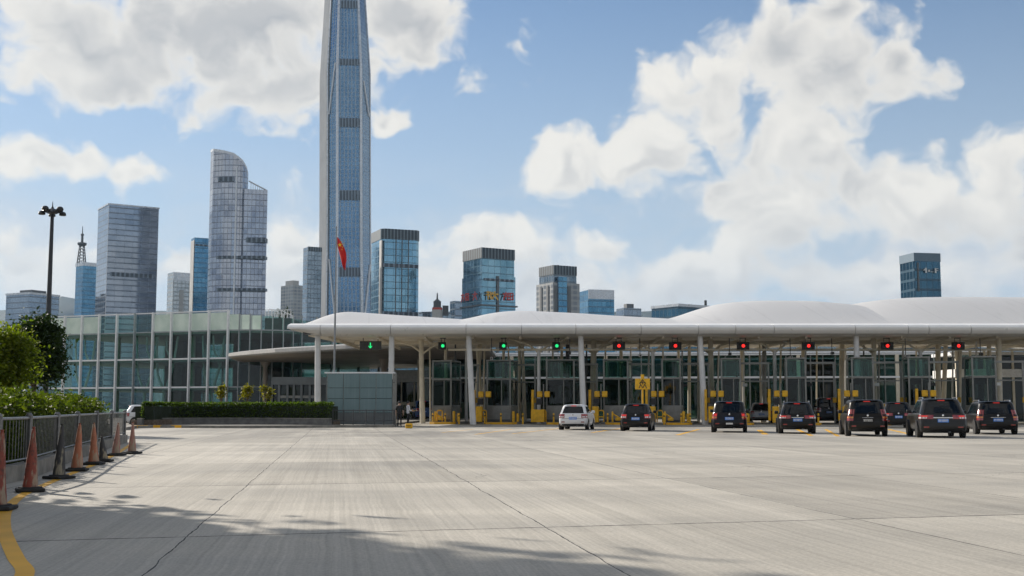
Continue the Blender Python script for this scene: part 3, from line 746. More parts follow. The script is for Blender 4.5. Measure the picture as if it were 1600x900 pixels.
for which, f, ch, m in (('L', .86, 'a', 'sign_red'), ('L', .62, 'd', 'sign_red'), ('L', .2, 'b', 'sign_red'), ('R', .18, 'c', 'sign_gold'), ('R', .34, 'b', 'sign_gold'), ('R', .68, 'a', 'sign_red'), ('R', .82, 'd', 'sign_red')):
    d, L, nrm = (T.ur, T.W, Vector((T.ur.y, -T.ur.x, 0))) if which == 'R' else (T.ul, T.Dp, Vector((-T.ul.y, T.ul.x, 0)))
    ux = d if which == 'R' else -d
    q = MB(); strokes(q, d * (L * f) + nrm * 2.2 + uz * T.z(467.5) - ux * sz * .5, ux * sz, uz * sz, nrm, CH[ch], .16); q.build('sign_character', M[m], T.root)
T = Tower('office_tower', 'stepped dark tower with narrower crown above the second roof hump', 838, 864, 905.5, 441, 750, 32, 'flats')
T.inset(.86, T.h, T.z(415), FM['dark'], 'upper_storeys'); T.inset(.88, T.z(428), T.z(413.5), M['crown'], 'roof_screen')
for which, u in (('L', .25), ('L', .65), ('R', .05), ('R', .55)): T.side(which, u, u + .11, 0, T.h - 2, M['roof_dark'], 'recess', .4)
T.side('R', .17, .5, 0, T.z(432), FM['blue'], 'glass_bay', .9); T.inset(.05, T.z(415), T.z(410), M['steel_dark'], 'aerial')
T = Tower('office_block', 'medium blue-green block right of the stepped tower', 905, 919, 959.5, 453, 800, 22, 'blue'); T.side('R', 0, 1, T.z(467), T.h + .4, M['steel_fin'], 'roof_band', .3)
T = Tower('office_block', 'small grey block low between the blue-green and wide blocks', 963, 975, 1002, 481, 760, 28, 'grey'); T.inset(.4, T.h, T.h + 3, M['roof_dark'], 'roof_plant')
T = Tower('office_block', 'wide flat-roofed office block partly hidden by a roof hump', 1018, 1060, 1108, 475, 520, 44, 'deep'); T.side('R', .86, .92, T.h - 1, T.h + 2.5, M['steel_dark'], 'roof_plant', .1); T.rim(T.h - 1, T.h + .2, M['steel_fin'], 'parapet', .2)
T = Tower('office_block', 'dark blue glass block standing alone over the right roof', 1405.5, 1428, 1468.5, 396, 480, 30, 'deep'); T.rim(T.z(408), T.h + .3, M['blue_band'], 'parapet', .15)
T.side('R', .1, .16, T.z(455), T.z(410), M['roof_dark'], 'recess', .3)
q = MB(); nr = Vector((T.ur.y, -T.ur.x, 0))
strokes(q, T.ur * (T.W * .32) + nr * .9 + uz * T.z(426), T.ur * 6.5, uz * 1.9, nr, [(0, .5, .15, .9), (.15, 0, .15, 1), (.35, .2, .35, .6), (.48, .2, .62, .2), (.8, 0, .8, 1), (.8, .9, .95, .9), (.8, .5, .95, .5)], .10)
q.build('wall_lettering', M['white_paint'], T.root)
pw = thing('podium_block', 'flat dark roof edge beside the dark blue glass block', 'office block', at(1498, 640, 470)); pw.location.z = 0
zb = at(1498, 464.5, 470).z; pa, pb = at(1468, 464, 470) - pw.location, at(1526, 464, 470) - pw.location
MB().prism([(pa.x, 0), (pb.x, 0), (pb.x, 20), (pa.x, 20)], 0, zb - 1.2).build('wall', FM['deep'], pw); MB().prism([(pa.x - 1, -1), (pb.x + 1, -1), (pb.x + 1, 21), (pa.x - 1, 21)], zb - 1.19, zb).build('roof', M['roof_dark'], pw)
# =================================================================== TERMINAL HALL (left)
Rp, Lp = at(357, 560, 150), at(75, 560, 161); Rp.z = Lp.z = 0
ud = (Rp - Lp); LEN = ud.length; ang = math.atan2(ud.y, ud.x)
term = thing('terminal_building', 'long glass terminal hall with white mullions and pale frosted parapet', 'terminal', Rp, ang)
NB = 10; bw = LEN / NB
Z = [0.0, 3.84, 7.45, 10.95, 13.3]
def zrow(i): return Z[i]
for i in range(NB):
    x0, x1 = -LEN + i * bw + .08, -LEN + (i + 1) * bw - .08
    for j in range(4):
        za, zb = Z[j] + .08, Z[j + 1] - .08
        fr = (j == 3 and i not in (3, 4, 5))
        MB().box(((x0 + x1) / 2, .02, (za + zb) / 2), (x1 - x0, .03, zb - za)).build('glass_pane', M['glass_frost'] if fr else M['glass_teal'], term)
M['mullion_grey'] = plain('mullion_grey', (0.30, 0.33, 0.34), 0.4)
for i in range(NB + 1):
    x = -LEN + i * bw
    mb = MB().bev((x, -.22, 6.75), (.20 if i != 5 else .15, .40, 13.5), .03); mb.build('mullion', M['white_steel'] if i != 5 else M['mullion_grey'], term)
for j in (1, 2, 3):
    MB().box((-LEN / 2, -.06, Z[j]), (LEN - .02, .16, .20 if j < 3 else .12)).build('transom', M['white_steel'] if j < 3 else M['mullion_grey'], term)
MB().box((-LEN / 2, -.02, 13.42), (LEN, .3, .12)).build('coping', M['white_steel'], term)
# curved corner
rad = 7.2; arc = [(rad * math.sin(R(a)), rad * (1 - math.cos(R(a)))) for a in np.linspace(0, 78, 8)]
arc += [(arc[-1][0] + .3, arc[-1][1] + 3.2), (arc[-1][0] + .6, arc[-1][1] + 6.4)]
for i in range(len(arc) - 1):
    a, b = Vector((*arc[i], 0)), Vector((*arc[i + 1], 0)); d = (b - a).normalized(); nn = Vector((d.y, -d.x, 0))
    for j in range(4):
        za, zb = Z[j] + .06, Z[j + 1] - .06
        if j == 3: zb -= .3 + .08 * i
        p, q = a + d * .05, b - d * .05
        MB().slab([(p.x, p.y, za), (q.x, q.y, za), (q.x, q.y, zb), (p.x, p.y, zb)], .03, nn).build('glass_pane', M['glass_frost'] if (j == 3 and i < 3) else M['glass_teal'], term)
    m_ = MB().box((b.x - nn.x * .1, b.y - nn.y * .1, 6.5), (.12, .3, 13.0), math.atan2(d.y, d.x)); m_.build('mullion', M['mullion_grey'], term)
    for j in (1, 2, 3):
        c = (a + b) / 2; MB().box((c.x, c.y, Z[j]), ((b - a).length + .04, .2, .14), math.atan2(d.y, d.x)).build('transom', M['mullion_grey'], term)
# inside: floors, rear glazing, core, white branching columns
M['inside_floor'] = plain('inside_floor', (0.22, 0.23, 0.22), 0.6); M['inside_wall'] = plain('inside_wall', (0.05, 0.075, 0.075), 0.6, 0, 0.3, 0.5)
foot = [(-LEN, .6), (-.3, .6)] + [(x - .5, y + .6) for x, y in arc[1:]] + [(arc[-1][0] - .5, 24), (-LEN, 24)]
for z in Z[1:3]: MB().prism(foot, z - .35, z - .06).build('floor_slab', M['inside_floor'], term)
MB().prism(foot, Z[3] - .3, Z[3] + .05).build('roof', M['inside_floor'], term)
for x0, x1 in ((-19.5, -16.5), (-8, -5.5)):
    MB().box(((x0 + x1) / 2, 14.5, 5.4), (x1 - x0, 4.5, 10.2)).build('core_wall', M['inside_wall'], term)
for i in range(12):
    MB().box((-LEN + 1 + i * 3.3, 24.0, 5.5), (.3, .3, 11)).build('rear_mullion', M['mullion_grey'], term)
for i in range(6):
    x0 = -LEN + i * 6.0; MB().box((x0 + 3, 23.8, 5.3), (5.8, .03, 10.4)).build('rear_glass_pane', M['glass_teal'], term)
for x in (-15.6, -12.4, -26, -5):
    t_ = MB(); b = Vector((x, 3.2, 0))
    t_.tube([b, b + Vector((.2, 0, 3)), b + Vector((1.3, .2, 6.6)), b + Vector((1.9, .3, 10.6))], [.22, .2, .16, .14], 8)
    t_.tube([b + Vector((.2, 0, 3)), b + Vector((-1.0, 0, 5.6)), b + Vector((-1.5, .2, 10.6))], [.2, .16, .13], 8)
    t_.tube([b + Vector((1.3, .2, 6.6)), b + Vector((.4, 0, 8.8)), b + Vector((.3, 0, 10.6))], [.15, .12, .1], 8)
    t_.build('branching_column', M['white_steel'], term, True)
for x in (-21.5, -9.2): MB().cyl((x, 5, 0), (x, 5, 10.7), .3, .3, 12).build('column', M['cream'], term, True)
# roof garden rail
rl = thing('roof_terrace', 'railed roof terrace with small plants behind the curved glass corner', 'terrace', at(432, 500, 172) * 1); rl.location.z = 0
O = rl.location.copy(); p0, p1 = at(414, 497, 172) - O, at(458, 500, 174) - O; zt = p0.z
MB().prism([(p0.x, 0), (p1.x, 0), (p1.x, 12), (p0.x, 12)], 0, zt).build('wall', M['inside_wall'], rl)
q = MB()
for i in range(9):
    x = p0.x + (p1.x - p0.x) * i / 8; q.cyl((x, .2, zt), (x, .2, zt + 1.2), .05, .05, 6)
for z in (.6, 1.2): q.cyl((p0.x, .2, zt + z), (p1.x, .2, zt + z), .05, .05, 6)
q.build('railing', M['white_steel'], rl)
q = MB(); q.tube([Vector((p0.x, 3, zt + 1.5)), Vector(((p0.x + p1.x) / 2, 3, zt + 1.3)), Vector((p1.x, 3, zt + .4))], .09, 6)
for i in range(5):
    x = p0.x + .4 + (p1.x - p0.x) * i / 5; q.cyl((x, 3, zt), (x, 3, zt + 1.45 - .2 * i), .06, .06, 6)
q.build('pergola', M['white_steel'], rl)
pts, _ = crown_points(420, ((p0.x + p1.x) / 2, 4, zt + .7), 1.6, 1.0, .7, 14, .3, 4); leaf_mesh('planting', pts, .25, M['leaf_dark'], rl, 4)

# brown drop-off canopy ------------------------------------------------------
zc = 6.9
near = [(357, 559.5), (390, 556.5), (430, 553.5), (480, 551), (540, 548), (600, 545.5), (660, 543.5), (720, 543.5), (765, 547)]
far = [(775, 560), (760, 571), (700, 574), (640, 575.5), (560, 577), (480, 578), (420, 576.5), (385, 569.5), (366, 564)]
poly = [at_z(x, y, zc) for x, y in near + far]
O = Vector((poly[4].x, poly[4].y + 25, 0))
can = thing('canopy', 'low curved brown-soffited drop-off canopy joined to the glass corner', 'canopy', O)
bot = [(p.x - O.x, p.y - O.y, zc) for p in poly]
cen = Vector((sum(p[0] for p in bot) / len(bot), sum(p[1] for p in bot) / len(bot), 0))
grow = lambda k, z: [((p[0] - cen.x) * k + cen.x, (p[1] - cen.y) * k + cen.y, z) for p in bot]
MB().rings([grow(.80, zc + .12), grow(.97, zc), grow(.99, zc + .05)]).build('soffit', M['soffit_brown'], can)
MB().rings([grow(.9905, zc + .06), grow(1.003, zc + .2), grow(1.0, zc + .55), grow(.9, zc + .8)]).build('roof_edge', plain('canopy_edge', (0.36, 0.345, 0.325), 0.45), can)
pc = ground_at(413, 650.2)
for i, (px, D) in enumerate(((413, 150), (600, 140), (700, 135))):
    b = at(px, 640, D) - O; b.z = 0
    MB().lathe([(.38, 0), (.38, 6.3), (.7, zc + .05)], b, 16).build('column', M['soffit_brown'], can, True)
# white service building seen past the end of the screen wall
D = 152; O_ = at(680, 640, D); O_.z = 0; svb = thing('service_building', 'low white building with a dark window band behind the leftmost booth', 'building', O_)
px2 = lambda x: at(x, 600, D).x - O_.x; zq = lambda y: at(680, y, D).z
MB().prism([(px2(606), 0), (px2(860), 0), (px2(860), 8), (px2(606), 8)], zq(597), zq(578)).build('wall', M['white_paint'], svb)
MB().prism([(px2(606), .6), (px2(860), .6), (px2(860), 8), (px2(606), 8)], 0, zq(628)).build('wall', M['cream'], svb)
for i in range(13):
    x = px2(608 + i * 20); MB().prism([(x, .8), (x + 1.45, .8), (x + 1.45, .85), (x, .85)], zq(628), zq(597)).build('window', M['glass_dark'], svb)
    MB().box((x - .1, .7, (zq(628) + zq(597)) / 2), (.16, .3, zq(597) - zq(628))).build('post', M['cream'], svb)
MB().prism([(px2(606), 6), (px2(860), 6), (px2(860), 7), (px2(606), 7)], zq(628), zq(597)).build('rear_wall', M['inside_wall'], svb)
for i, px in enumerate((628, 650, 668)):
    pts, _ = crown_points(500, (0, 0, .7), .9, .7, .6, 14, .22, 80 + i); r_ = thing('shrub', ('low green shrub behind the two standing people', 'low green shrub left of the blue van', 'low green shrub right of the blue van')[i], 'shrub', (at(px, 640, 128).x, 128, 0), 0, 'shrubs beyond the gates')
    leaf_mesh('foliage', pts, .2, M['leaf_mid'], r_, 80 + i); MB().tube([(0, 0, 0), (.05, 0, .4), (.1, .05, .8)], [.05, .04, .02], 6).build('stem', M['trunk'], r_)
# low annex under the drop-off canopy -----------------------------------------
D = 118; O = at(468, 640, D); O.z = 0
anx = thing('annex_building', 'low grey annex with dark openings under the brown canopy', 'annex', O)
px2 = lambda x: at(x, 600, D).x - O.x; zq = lambda y: at(468, y, D).z
M['annex'] = plain('annex_wall', (0.12, 0.135, 0.14), 0.6, 0, 0.15, 0.8)
MB().prism([(px2(424), 0), (px2(512), 0), (px2(512), 10), (px2(424), 10)], zq(601), zq(589)).build('wall', M['annex'], anx)
MB().prism([(px2(424), .4), (px2(512), .4), (px2(512), 9), (px2(424), 9)], 0, zq(601)).build('recessed_front', M['glass_dark'], anx)
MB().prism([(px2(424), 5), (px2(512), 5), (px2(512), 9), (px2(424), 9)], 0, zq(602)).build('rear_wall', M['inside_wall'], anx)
for x in (424.5, 436, 449, 459, 471, 484, 498, 511): MB().box((px2(x), .2, zq(601) / 2), (.22, .3, zq(601))).build('post', M['annex'], anx)
MB().prism([(px2(436), .1), (px2(500), .1), (px2(500), .35), (px2(436), .35)], zq(622), zq(618)).build('rail', M['steel'], anx)

# teal glass screen wall ------------------------------------------------------
D = 85; O = at(564, 640, D); O.z = 0
scr = thing('screen_wall', 'tall flat teal glass screen wall with grey end post', 'screen wall', O)
px2 = lambda x: at(x, 620, D).x - O.x; zt = at(564, 583.5, D).z; x0, x1 = px2(511), px2(613)
m, t, o_ = mat('teal_enamel')
n1 = t.noise(t.vm('MULTIPLY', t.obj(), (6, 6, .25)), 1.0, 4.0); n2 = t.noise(t.obj(), .5, 3.0)
pbsdf(t, o_, Base_Color=t.mix(t.m('ADD', t.m('MULTIPLY', n1, .5), t.m('MULTIPLY', n2, .5)), (0.10, 0.16, 0.175), (0.22, 0.31, 0.33)), Roughness=0.22)
zz_ = [.95, 1.95, 2.7, zt]
for i in range(3):
    nseg = 4
    for s_ in range(nseg):
        a, b = x0 + (x1 - x0) * s_ / nseg + .02, x0 + (x1 - x0) * (s_ + 1) / nseg - .02
        MB().box(((a + b) / 2, 0, (zz_[i] + zz_[i + 1]) / 2), (b - a, .06, zz_[i + 1] - zz_[i] - .035)).build('glass_panel', m, scr)
MB().box(((x0 + x1) / 2, .06, .475), (x1 - x0, .1, .94)).build('base_panel', M['annex'], scr)
MB().box(((x0 + x1) / 2, .04, zt + .05), (x1 - x0 + .4, .2, .10)).build('top_rail', M['white_steel'], scr)
MB().box((x1 + .16, .06, zt / 2), (.28, .3, zt)).build('end_post', M['steel'], scr)
for f in (0, .25, .5, .75): MB().box((x0 + (x1 - x0) * f, .09, zt / 2), (.08, .1, zt)).build('post', M['steel'], scr)
MB().box(((x0 + x1) / 2, 2.2, zt * .45), (x1 - x0 - .4, 2.4, zt * .9)).build('rear_block', M['inside_wall'], scr)

# =================================================================== KERBS, PLANTER, HEDGES
ky = [(196, 672), (212, 669.2), (240, 668.6), (300, 668.8), (360, 669.2), (420, 669), (480, 668.6), (540, 668.2), (617, 668)]
kp = [ground_at(*p) for p in ky]
back = [(617, 664.3), (540, 664.3), (480, 660), (224, 650), (204, 645)]
bp_ = [ground_at(*p) for p in back]
walk = MB().prism([(p.x, p.y) for p in kp] + [(bp_[0].x, bp_[0].y), (kp[-1].x, 128), (kp[0].x - 18, 128)], -.1, .15)
struct(walk.build('walkway', M['concrete']))
st = MB()
q = kp[2:]; 
yk = thing('kerb', 'low grey kerb with yellow painted stretches in front of the planter', 'kerb', kp[4])
def wall_strip(pts, z0, z1, t_, off=(0, 0)):
    mb = MB(); A, B = [], []
    for i, p in enumerate(pts):
        a, b = pts[max(0, i - 1)], pts[min(len(pts) - 1, i + 1)]; d = (Vector(b) - Vector(a)); d.z = 0; d.normalize(); n_ = Vector((-d.y, d.x, 0))
        A.append(Vector((p[0], p[1], 0)) - n_ * t_ / 2); B.append(Vector((p[0], p[1], 0)) + n_ * t_ / 2)
    for i in range(len(pts) - 1):
        mb.prism([(A[i].x, A[i].y), (A[i + 1].x, A[i + 1].y), (B[i + 1].x, B[i + 1].y), (B[i].x, B[i].y)], z0, z1)
    return mb
ks = smooth_pts(kp, 4)
wall_strip(ks, 0, .17, .16).build('kerb_stone', M['concrete'], yk, origin=kp[4])
for a, b in ((212, 240), (243, 268), (271, 290), (478, 487), (548, 560), (575, 585), (600, 612)):
    sel = [Vector((p.x, p.y - .02, 0)) for p in ks if a - 3 <= (CX + F * p.x / p.y) <= b + 3]
    if len(sel) > 1: wall_strip(sel, 0, .176, .165).build('yellow_stripe', M['line_yellow'], yk, origin=kp[4])
# planter wall + hedge
def planter_line(D0): return [at(218, 655, 79.5), at(226, 655, 81), at(260, 655, 83), at(320, 655, 84), at(400, 655, 83.5), at(460, 655, 82), at(516, 655, 80.5)]
pln = [Vector((p.x, p.y, 0)) for p in planter_line(0)]
pt = thing('planter', 'long low dark stone planter wall carrying the clipped hedge', 'planter', pln[3])
wall_strip(smooth_pts(pln, 4), .1, .56, .3).build('stone_wall', M['concrete_dark'], pt, origin=pln[3])
wall_strip(smooth_pts([p + Vector((0, 1.0, 0)) for p in pln], 4), .1, .5, 1.7).build('soil', M['trunk'], pt, origin=pln[3])
wall_strip(smooth_pts(pln, 4), .561, .61, .36).build('coping', M['concrete'], pt, origin=pln[3])
rmp = thing('ramp_wall', 'pale low sloping ramp wall at the left end of the planter', 'ramp', ground_at(215, 660))
O = rmp.location.copy(); a, b, c = ground_at(206, 652), ground_at(252, 662.5), ground_at(302, 667)
mb = MB(); pts_ = [a, b, c]; hh = [.95, .5, .2]
rows = [[Vector((p.x, p.y, 0)) for p in pts_], [Vector((p.x, p.y, h)) for p, h in zip(pts_, hh)], [Vector((p.x, p.y + 1.6, h)) for p, h in zip(pts_, hh)], [Vector((p.x, p.y + 1.6, 0)) for p in pts_]]
mb.grid(rows); mb.build('wall', M['concrete'], rmp, origin=O)

def box_hedge(name, label, line, wd, z0, z1, n, leaf, lm, seed, rough=.12, lump=0.0, taper=False):
    L = [Vector(p) for p in line]; cum = [0]
    for i in range(len(L) - 1): cum.append(cum[-1] + (L[i + 1] - L[i]).length)
    root = thing(name, label, 'hedge', (L[len(L) // 2].x, L[len(L) // 2].y, 0)); O = root.location
    r = np.random.default_rng(seed)
    s = r.random(n) * cum[-1]; xs = np.interp(s, cum, [p.x for p in L]); ys = np.interp(s, cum, [p.y for p in L])
    d = (L[-1] - L[0]).normalized(); nx, ny = -d.y, d.x
    lumpv = lump * (np.sin(s * 1.3 + 1) * .5 + np.sin(s * 2.9 + seed) * .35 + np.sin(s * 0.55) * .5)
    end = np.minimum(np.minimum(s, cum[-1] - s) / 1.3, 1.0) if taper else np.ones(n)
    H = z0 + (z1 - z0 + lumpv) * (0.35 + .65 * np.sqrt(np.clip(end, 0, 1)))
    kind = r.random(n); side = r.random(n)
    v = np.where(kind < .5, (r.random(n) - .5) * wd, np.where(side < .5, -wd / 2, wd / 2) * 1.0)
    hz = np.where(kind < .5, H, z0 + (H - z0) * r.random(n) ** .8)
    rd = .25 * wd * (np.clip((hz - z0) / np.maximum(.1, H - z0), 0, 1)) ** 6
    v = np.sign(v) * np.maximum(0, np.abs(v) - np.where(kind < .5, 0, rd)); hz = hz - np.where(kind < .5, .25 * (2 * np.abs(v) / wd) ** 4 * .5, 0)
    P_ = np.stack([xs + nx * v - O.x, ys + ny * v - O.y, hz], 1) + r.normal(size=(n, 3)) * rough
    leaf_mesh('foliage', P_, leaf, lm, root, seed, up=.25)
    core = wall_strip([p for p in L], z0, z1 - .22 - lump * .5, wd * .78); core.build('dark_core', M['leaf_core'], root, origin=O)  # solid dark core added inside the leaves to stop see-through
    return root
box_hedge('clipped_hedge', 'clipped straight dark green hedge in the stone planter', smooth_pts([p + Vector((0, 1.0, 0)) for p in pln], 3), 1.5, .5, 1.62, 15000, .13, M['leaf_mid'], 5, .04)
fl = [Vector(p) for p in [(-8.9, 15.2, 0), (-9.05, 21.4, 0), (-9.95, 25.8, 0), (-11.05, 30, 0), (-13.0, 38.2, 0), (-14.8, 46.0, 0)]]
bl = [p + Vector((-1.75, -.35, 0)) for p in fl]
box_hedge('bushy_hedge', 'loose bright green bushy hedge behind the metal fence', smooth_pts(bl, 4), 2.3, 0.0, 1.46, 44000, .115, M['leaf_bright'], 9, .11, .15, True)

# =================================================================== FENCE on its kerb
fen = thing('fence', 'curving grey metal railing on a concrete kerb at left', 'fence', fl[2]); O = fl[2]
M['fence_steel'] = plain('fence_steel', (0.16, 0.165, 0.17), 0.4, 0.6, 0.25, 6.0)
fs_ = smooth_pts(fl, 8)
wall_strip(fs_, 0, .30, .26).build('kerb_base', M['concrete'], fen, origin=O)
cum = [0]
for i in range(len(fs_) - 1): cum.append(cum[-1] + (fs_[i + 1] - fs_[i]).length)
def along(s): return Vector((np.interp(s, cum, [p.x for p in fs_]), np.interp(s, cum, [p.y for p in fs_]), 0))
post_px = [-60, 3, 50, 94, 125, 155, 178, 207]
ss = []
for px in post_px:
    best = min(np.linspace(0, cum[-1], 600), key=lambda s: abs(CX + F * along(s).x / along(s).y - px)); ss.append(best)
for i, s in enumerate(ss):
    p = along(s) - O
    mb = MB().bev((p.x, p.y, .72), (.11, .11, .9), .015); mb.lathe([(.07, 1.16), (.075, 1.19), (.04, 1.24)], (p.x, p.y, 0), 8)
    mb.build('post', M['fence_steel'], fen)
for i in range(len(ss) - 1):
    n_ = max(3, int((ss[i + 1] - ss[i]) / .20)); bars = MB()
    pts_ = [along(ss[i] + (ss[i + 1] - ss[i]) * k / n_) - O for k in range(n_ + 1)]
    for k in range(1, n_): bars.cyl((pts_[k].x, pts_[k].y, .36), (pts_[k].x, pts_[k].y, 1.13), .008, .008, 5)
    bars.build('balusters', M['fence_steel'], fen)
    MB().tube([p + Vector((0, 0, 1.14)) for p in pts_], .028, 8).build('top_rail', M['fence_steel'], fen, True)
    MB().tube([p + Vector((0, 0, .37)) for p in pts_], .02, 6).build('bottom_rail', M['fence_steel'], fen, True)

# =================================================================== TREES
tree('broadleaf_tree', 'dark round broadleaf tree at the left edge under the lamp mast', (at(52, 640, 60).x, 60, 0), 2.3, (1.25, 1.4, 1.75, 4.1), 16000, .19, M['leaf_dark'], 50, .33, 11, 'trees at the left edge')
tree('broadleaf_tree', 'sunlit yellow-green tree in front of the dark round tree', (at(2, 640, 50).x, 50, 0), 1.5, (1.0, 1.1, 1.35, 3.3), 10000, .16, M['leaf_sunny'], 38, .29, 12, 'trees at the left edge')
# trees just outside the frame at left, whose shade falls across the near concrete
tree('broadleaf_tree', 'tall shade tree outside the frame at left', (-17.0, 19.8, 0), 3.0, (4.4, 4.4, 5.2, 7.9), 42000, .5, M['leaf_mid'], 110, 1.0, 21, None, .22)
tree('broadleaf_tree', 'second shade tree outside the frame at left, nearer', (-14.6, 12.6, 0), 2.8, (4.3, 4.3, 4.6, 7.0), 34000, .5, M['leaf_mid'], 95, 1.0, 22, None, .2)
for i, (px, D, lab) in enumerate(((345, 112, 'small yellow-leaved tree before the last straight glass bay'), (388, 108, 'largest yellow croton tree before the curved glass corner'), (416, 112, 'small yellow-green tree beside the brown canopy column'))):
    tree('small_tree', lab, (at(px, 640, D).x, D, 0), 1.6, (.34 if i != 1 else .55, .4, .62, 2.75), 500, .2, M['leaf_yellow'], 12, .14, 30 + i, 'yellow trees before the terminal', .08)

# =================================================================== LAMP MAST and FLAG
D = 100; b = at(70, 640, D); b.z = 0
mast = thing('lamp_mast', 'tall dark floodlight mast with a ring of lamps on top', 'lamp mast', b)
h = at(73, 326, D).z
M['mast'] = plain('mast_paint', (0.028, 0.030, 0.034), 0.45, 0.3)
MB().lathe([(.24, 0), (.22, h * .4), (.14, h), (.05, h + .2), (.02, h + .6)], n=14).build('pole', M['mast'], mast, True)
q = MB(); q.lathe([(.16, h - .5), (.45, h - .4), (.45, h - .1), (.16, h)], n=12)
for k in range(12): a = 2 * math.pi * k / 12; q.cyl((.8 * math.cos(a), .8 * math.sin(a), h - .25), (.8 * math.cos(a + .53), .8 * math.sin(a + .53), h - .25), .04, .04, 6)
for k in range(6): a = 2 * math.pi * k / 6; q.cyl((0, 0, h - .25), (.8 * math.cos(a), .8 * math.sin(a), h - .25), .04, .04, 6)
q.build('lamp_ring', M['mast'], mast)
for k in range(8):
    a = 2 * math.pi * (k + .5) / 8; c = Vector((.82 * math.cos(a), .82 * math.sin(a), h - .2 + (.12 if k % 2 else -.22)))
    lm = MB(); lm.lathe([(.10, .20), (.24, .12), (.30, -.06), (.26, -.14), (.02, -.15)], c, 12); lm.build('floodlight', M['black'], mast, True)
D = 86.5; b = at(521.5, 640, D); b.z = 0
fp = thing('flagpole', 'slim grey flagpole rising in front of the canopy tip', 'flagpole', b)
h = at(523, 356, D).z; pl_ = [(.085, 0), (.07, h * .5), (.04, h)]
MB().lathe(pl_ + [(.08, h + .01), (.06, h + .10), (.01, h + .12)], n=10).build('pole', plain('pole_steel', (0.23, 0.24, 0.25), 0.35, 0.6), fp, True)
flag = thing('flag', 'limp red flag with yellow stars hanging from the flagpole', 'flag', (b.x, b.y, 0))
z1, z0 = at(524, 370, D).z, at(524, 418, D).z
rows = []; N_ = 15
for i in range(N_):
    f = i / (N_ - 1); row = []
    z = z1 + (z0 - z1) * f
    cx0 = .06 + max(0, f - .25) * .62; wd = .12 + .40 * math.sin(min(1, f * 1.35) * math.pi * .75) * (1 - max(0, f - .72) * 3.0)
    for j in range(9):
        u = j / 8
        row.append((cx0 + wd * u, .10 * math.sin(u * 9 + f * 4) * (.3 + f), z - .12 * u + .1 * u * math.sin(f * 5)))
    rows.append(row)
M['flag_red'] = plain('flag_red', (0.62, 0.02, 0.015), 0.7, 0, .1); M['flag_gold'] = plain('flag_gold', (0.85, 0.55, 0.03), 0.6)
MB().grid(rows, (0, -.012, 0)).build('cloth', M['flag_red'], flag, True, angle=180)
def star(c, r_): 
    pts_ = [Vector((c[0] + (r_ if k % 2 == 0 else r_ * .4) * math.sin(k * math.pi / 5), c[1], c[2] + (r_ if k % 2 == 0 else r_ * .4) * math.cos(k * math.pi / 5))) for k in range(10)]
    return MB().slab(pts_, .01, (0, -1, 0))
for c, r_ in (((.30, -.20, z1 - .62), .17), ((.42, -.2, z1 - .40), .06), ((.52, -.2, z1 - .55), .06), ((.50, -.2, z1 - .78), .06), ((.45, -.2, z1 - .95), .06)):
    star(c, r_).build('star', M['flag_gold'], flag)
# =================================================================== GATE CANOPY
M['lip'] = plain('lip_skylit_white', (0.84, 0.84, 0.83), 0.4, 0, .04, .4)  # lighter than the fascia: sky light on the lip put into its colour
HEAD = R(-11)                                     # lanes run 11 degrees to the right of the line of sight
DF = 92.0; ZS, ZT = 6.85, 7.5                     # front edge: soffit and top heights
X0 = at(448, 511, DF).x; X1 = 52.0; BACK = 22.0
O = Vector((0, DF, 0))
gate = thing('gate_canopy', 'long white humped canopy roof over the inspection gates', 'canopy', O)
seams_px = [448, 500, 610, 728, 815, 900, 1002, 1092, 1150, 1210, 1337, 1420, 1452, 1518, 1610, 1720, 1840]
sx = [at(p, 515, DF).x for p in seams_px]; sx[-1] = X1
def nose(x):
    """section of the front edge: list of (y, z)"""
    f = min(1.0, max(0.0, (x - X0) / 2.9)); f = math.sin(f * math.pi / 2)
    zs = ZT - .12 - (ZT - .12 - ZS) * f
    return [(2.2, zs + .02), (1.0, zs), (.45, zs + .03), (.16, zs + .12 * f + .02), (.03, zs + .30 * f + .04), (0, ZT - .16), (.03, ZT - .06), (.10, ZT - .03), (.10, ZT - .09), (1.6, ZT - .1), (2.2, ZT - .15)]
for i in range(len(sx) - 1):
    a, b = sx[i] + .018, sx[i + 1] - .018; n_ = 8 if i < 2 else 2
    rs = []
    for k in range(n_ + 1):
        x = a + (b - a) * k / n_
        rs.append([(x, y, z) for y, z in reversed(nose(x))])
    MB().rings(rs).build('fascia_panel', M['fascia'], gate, True)
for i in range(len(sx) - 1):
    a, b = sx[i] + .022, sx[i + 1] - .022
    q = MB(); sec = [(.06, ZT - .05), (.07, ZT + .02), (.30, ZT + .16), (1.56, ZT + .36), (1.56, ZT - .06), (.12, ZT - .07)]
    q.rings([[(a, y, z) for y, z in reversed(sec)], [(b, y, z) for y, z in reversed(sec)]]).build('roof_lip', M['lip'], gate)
# backing strip visible in the seams
MB().prism([(X0 + 1.2, .35), (X1, .35), (X1, 1.3), (X0 + 1.2, 1.3)], ZS + .12, ZT - .08).build('edge_beam', M['steel_dark'], gate)
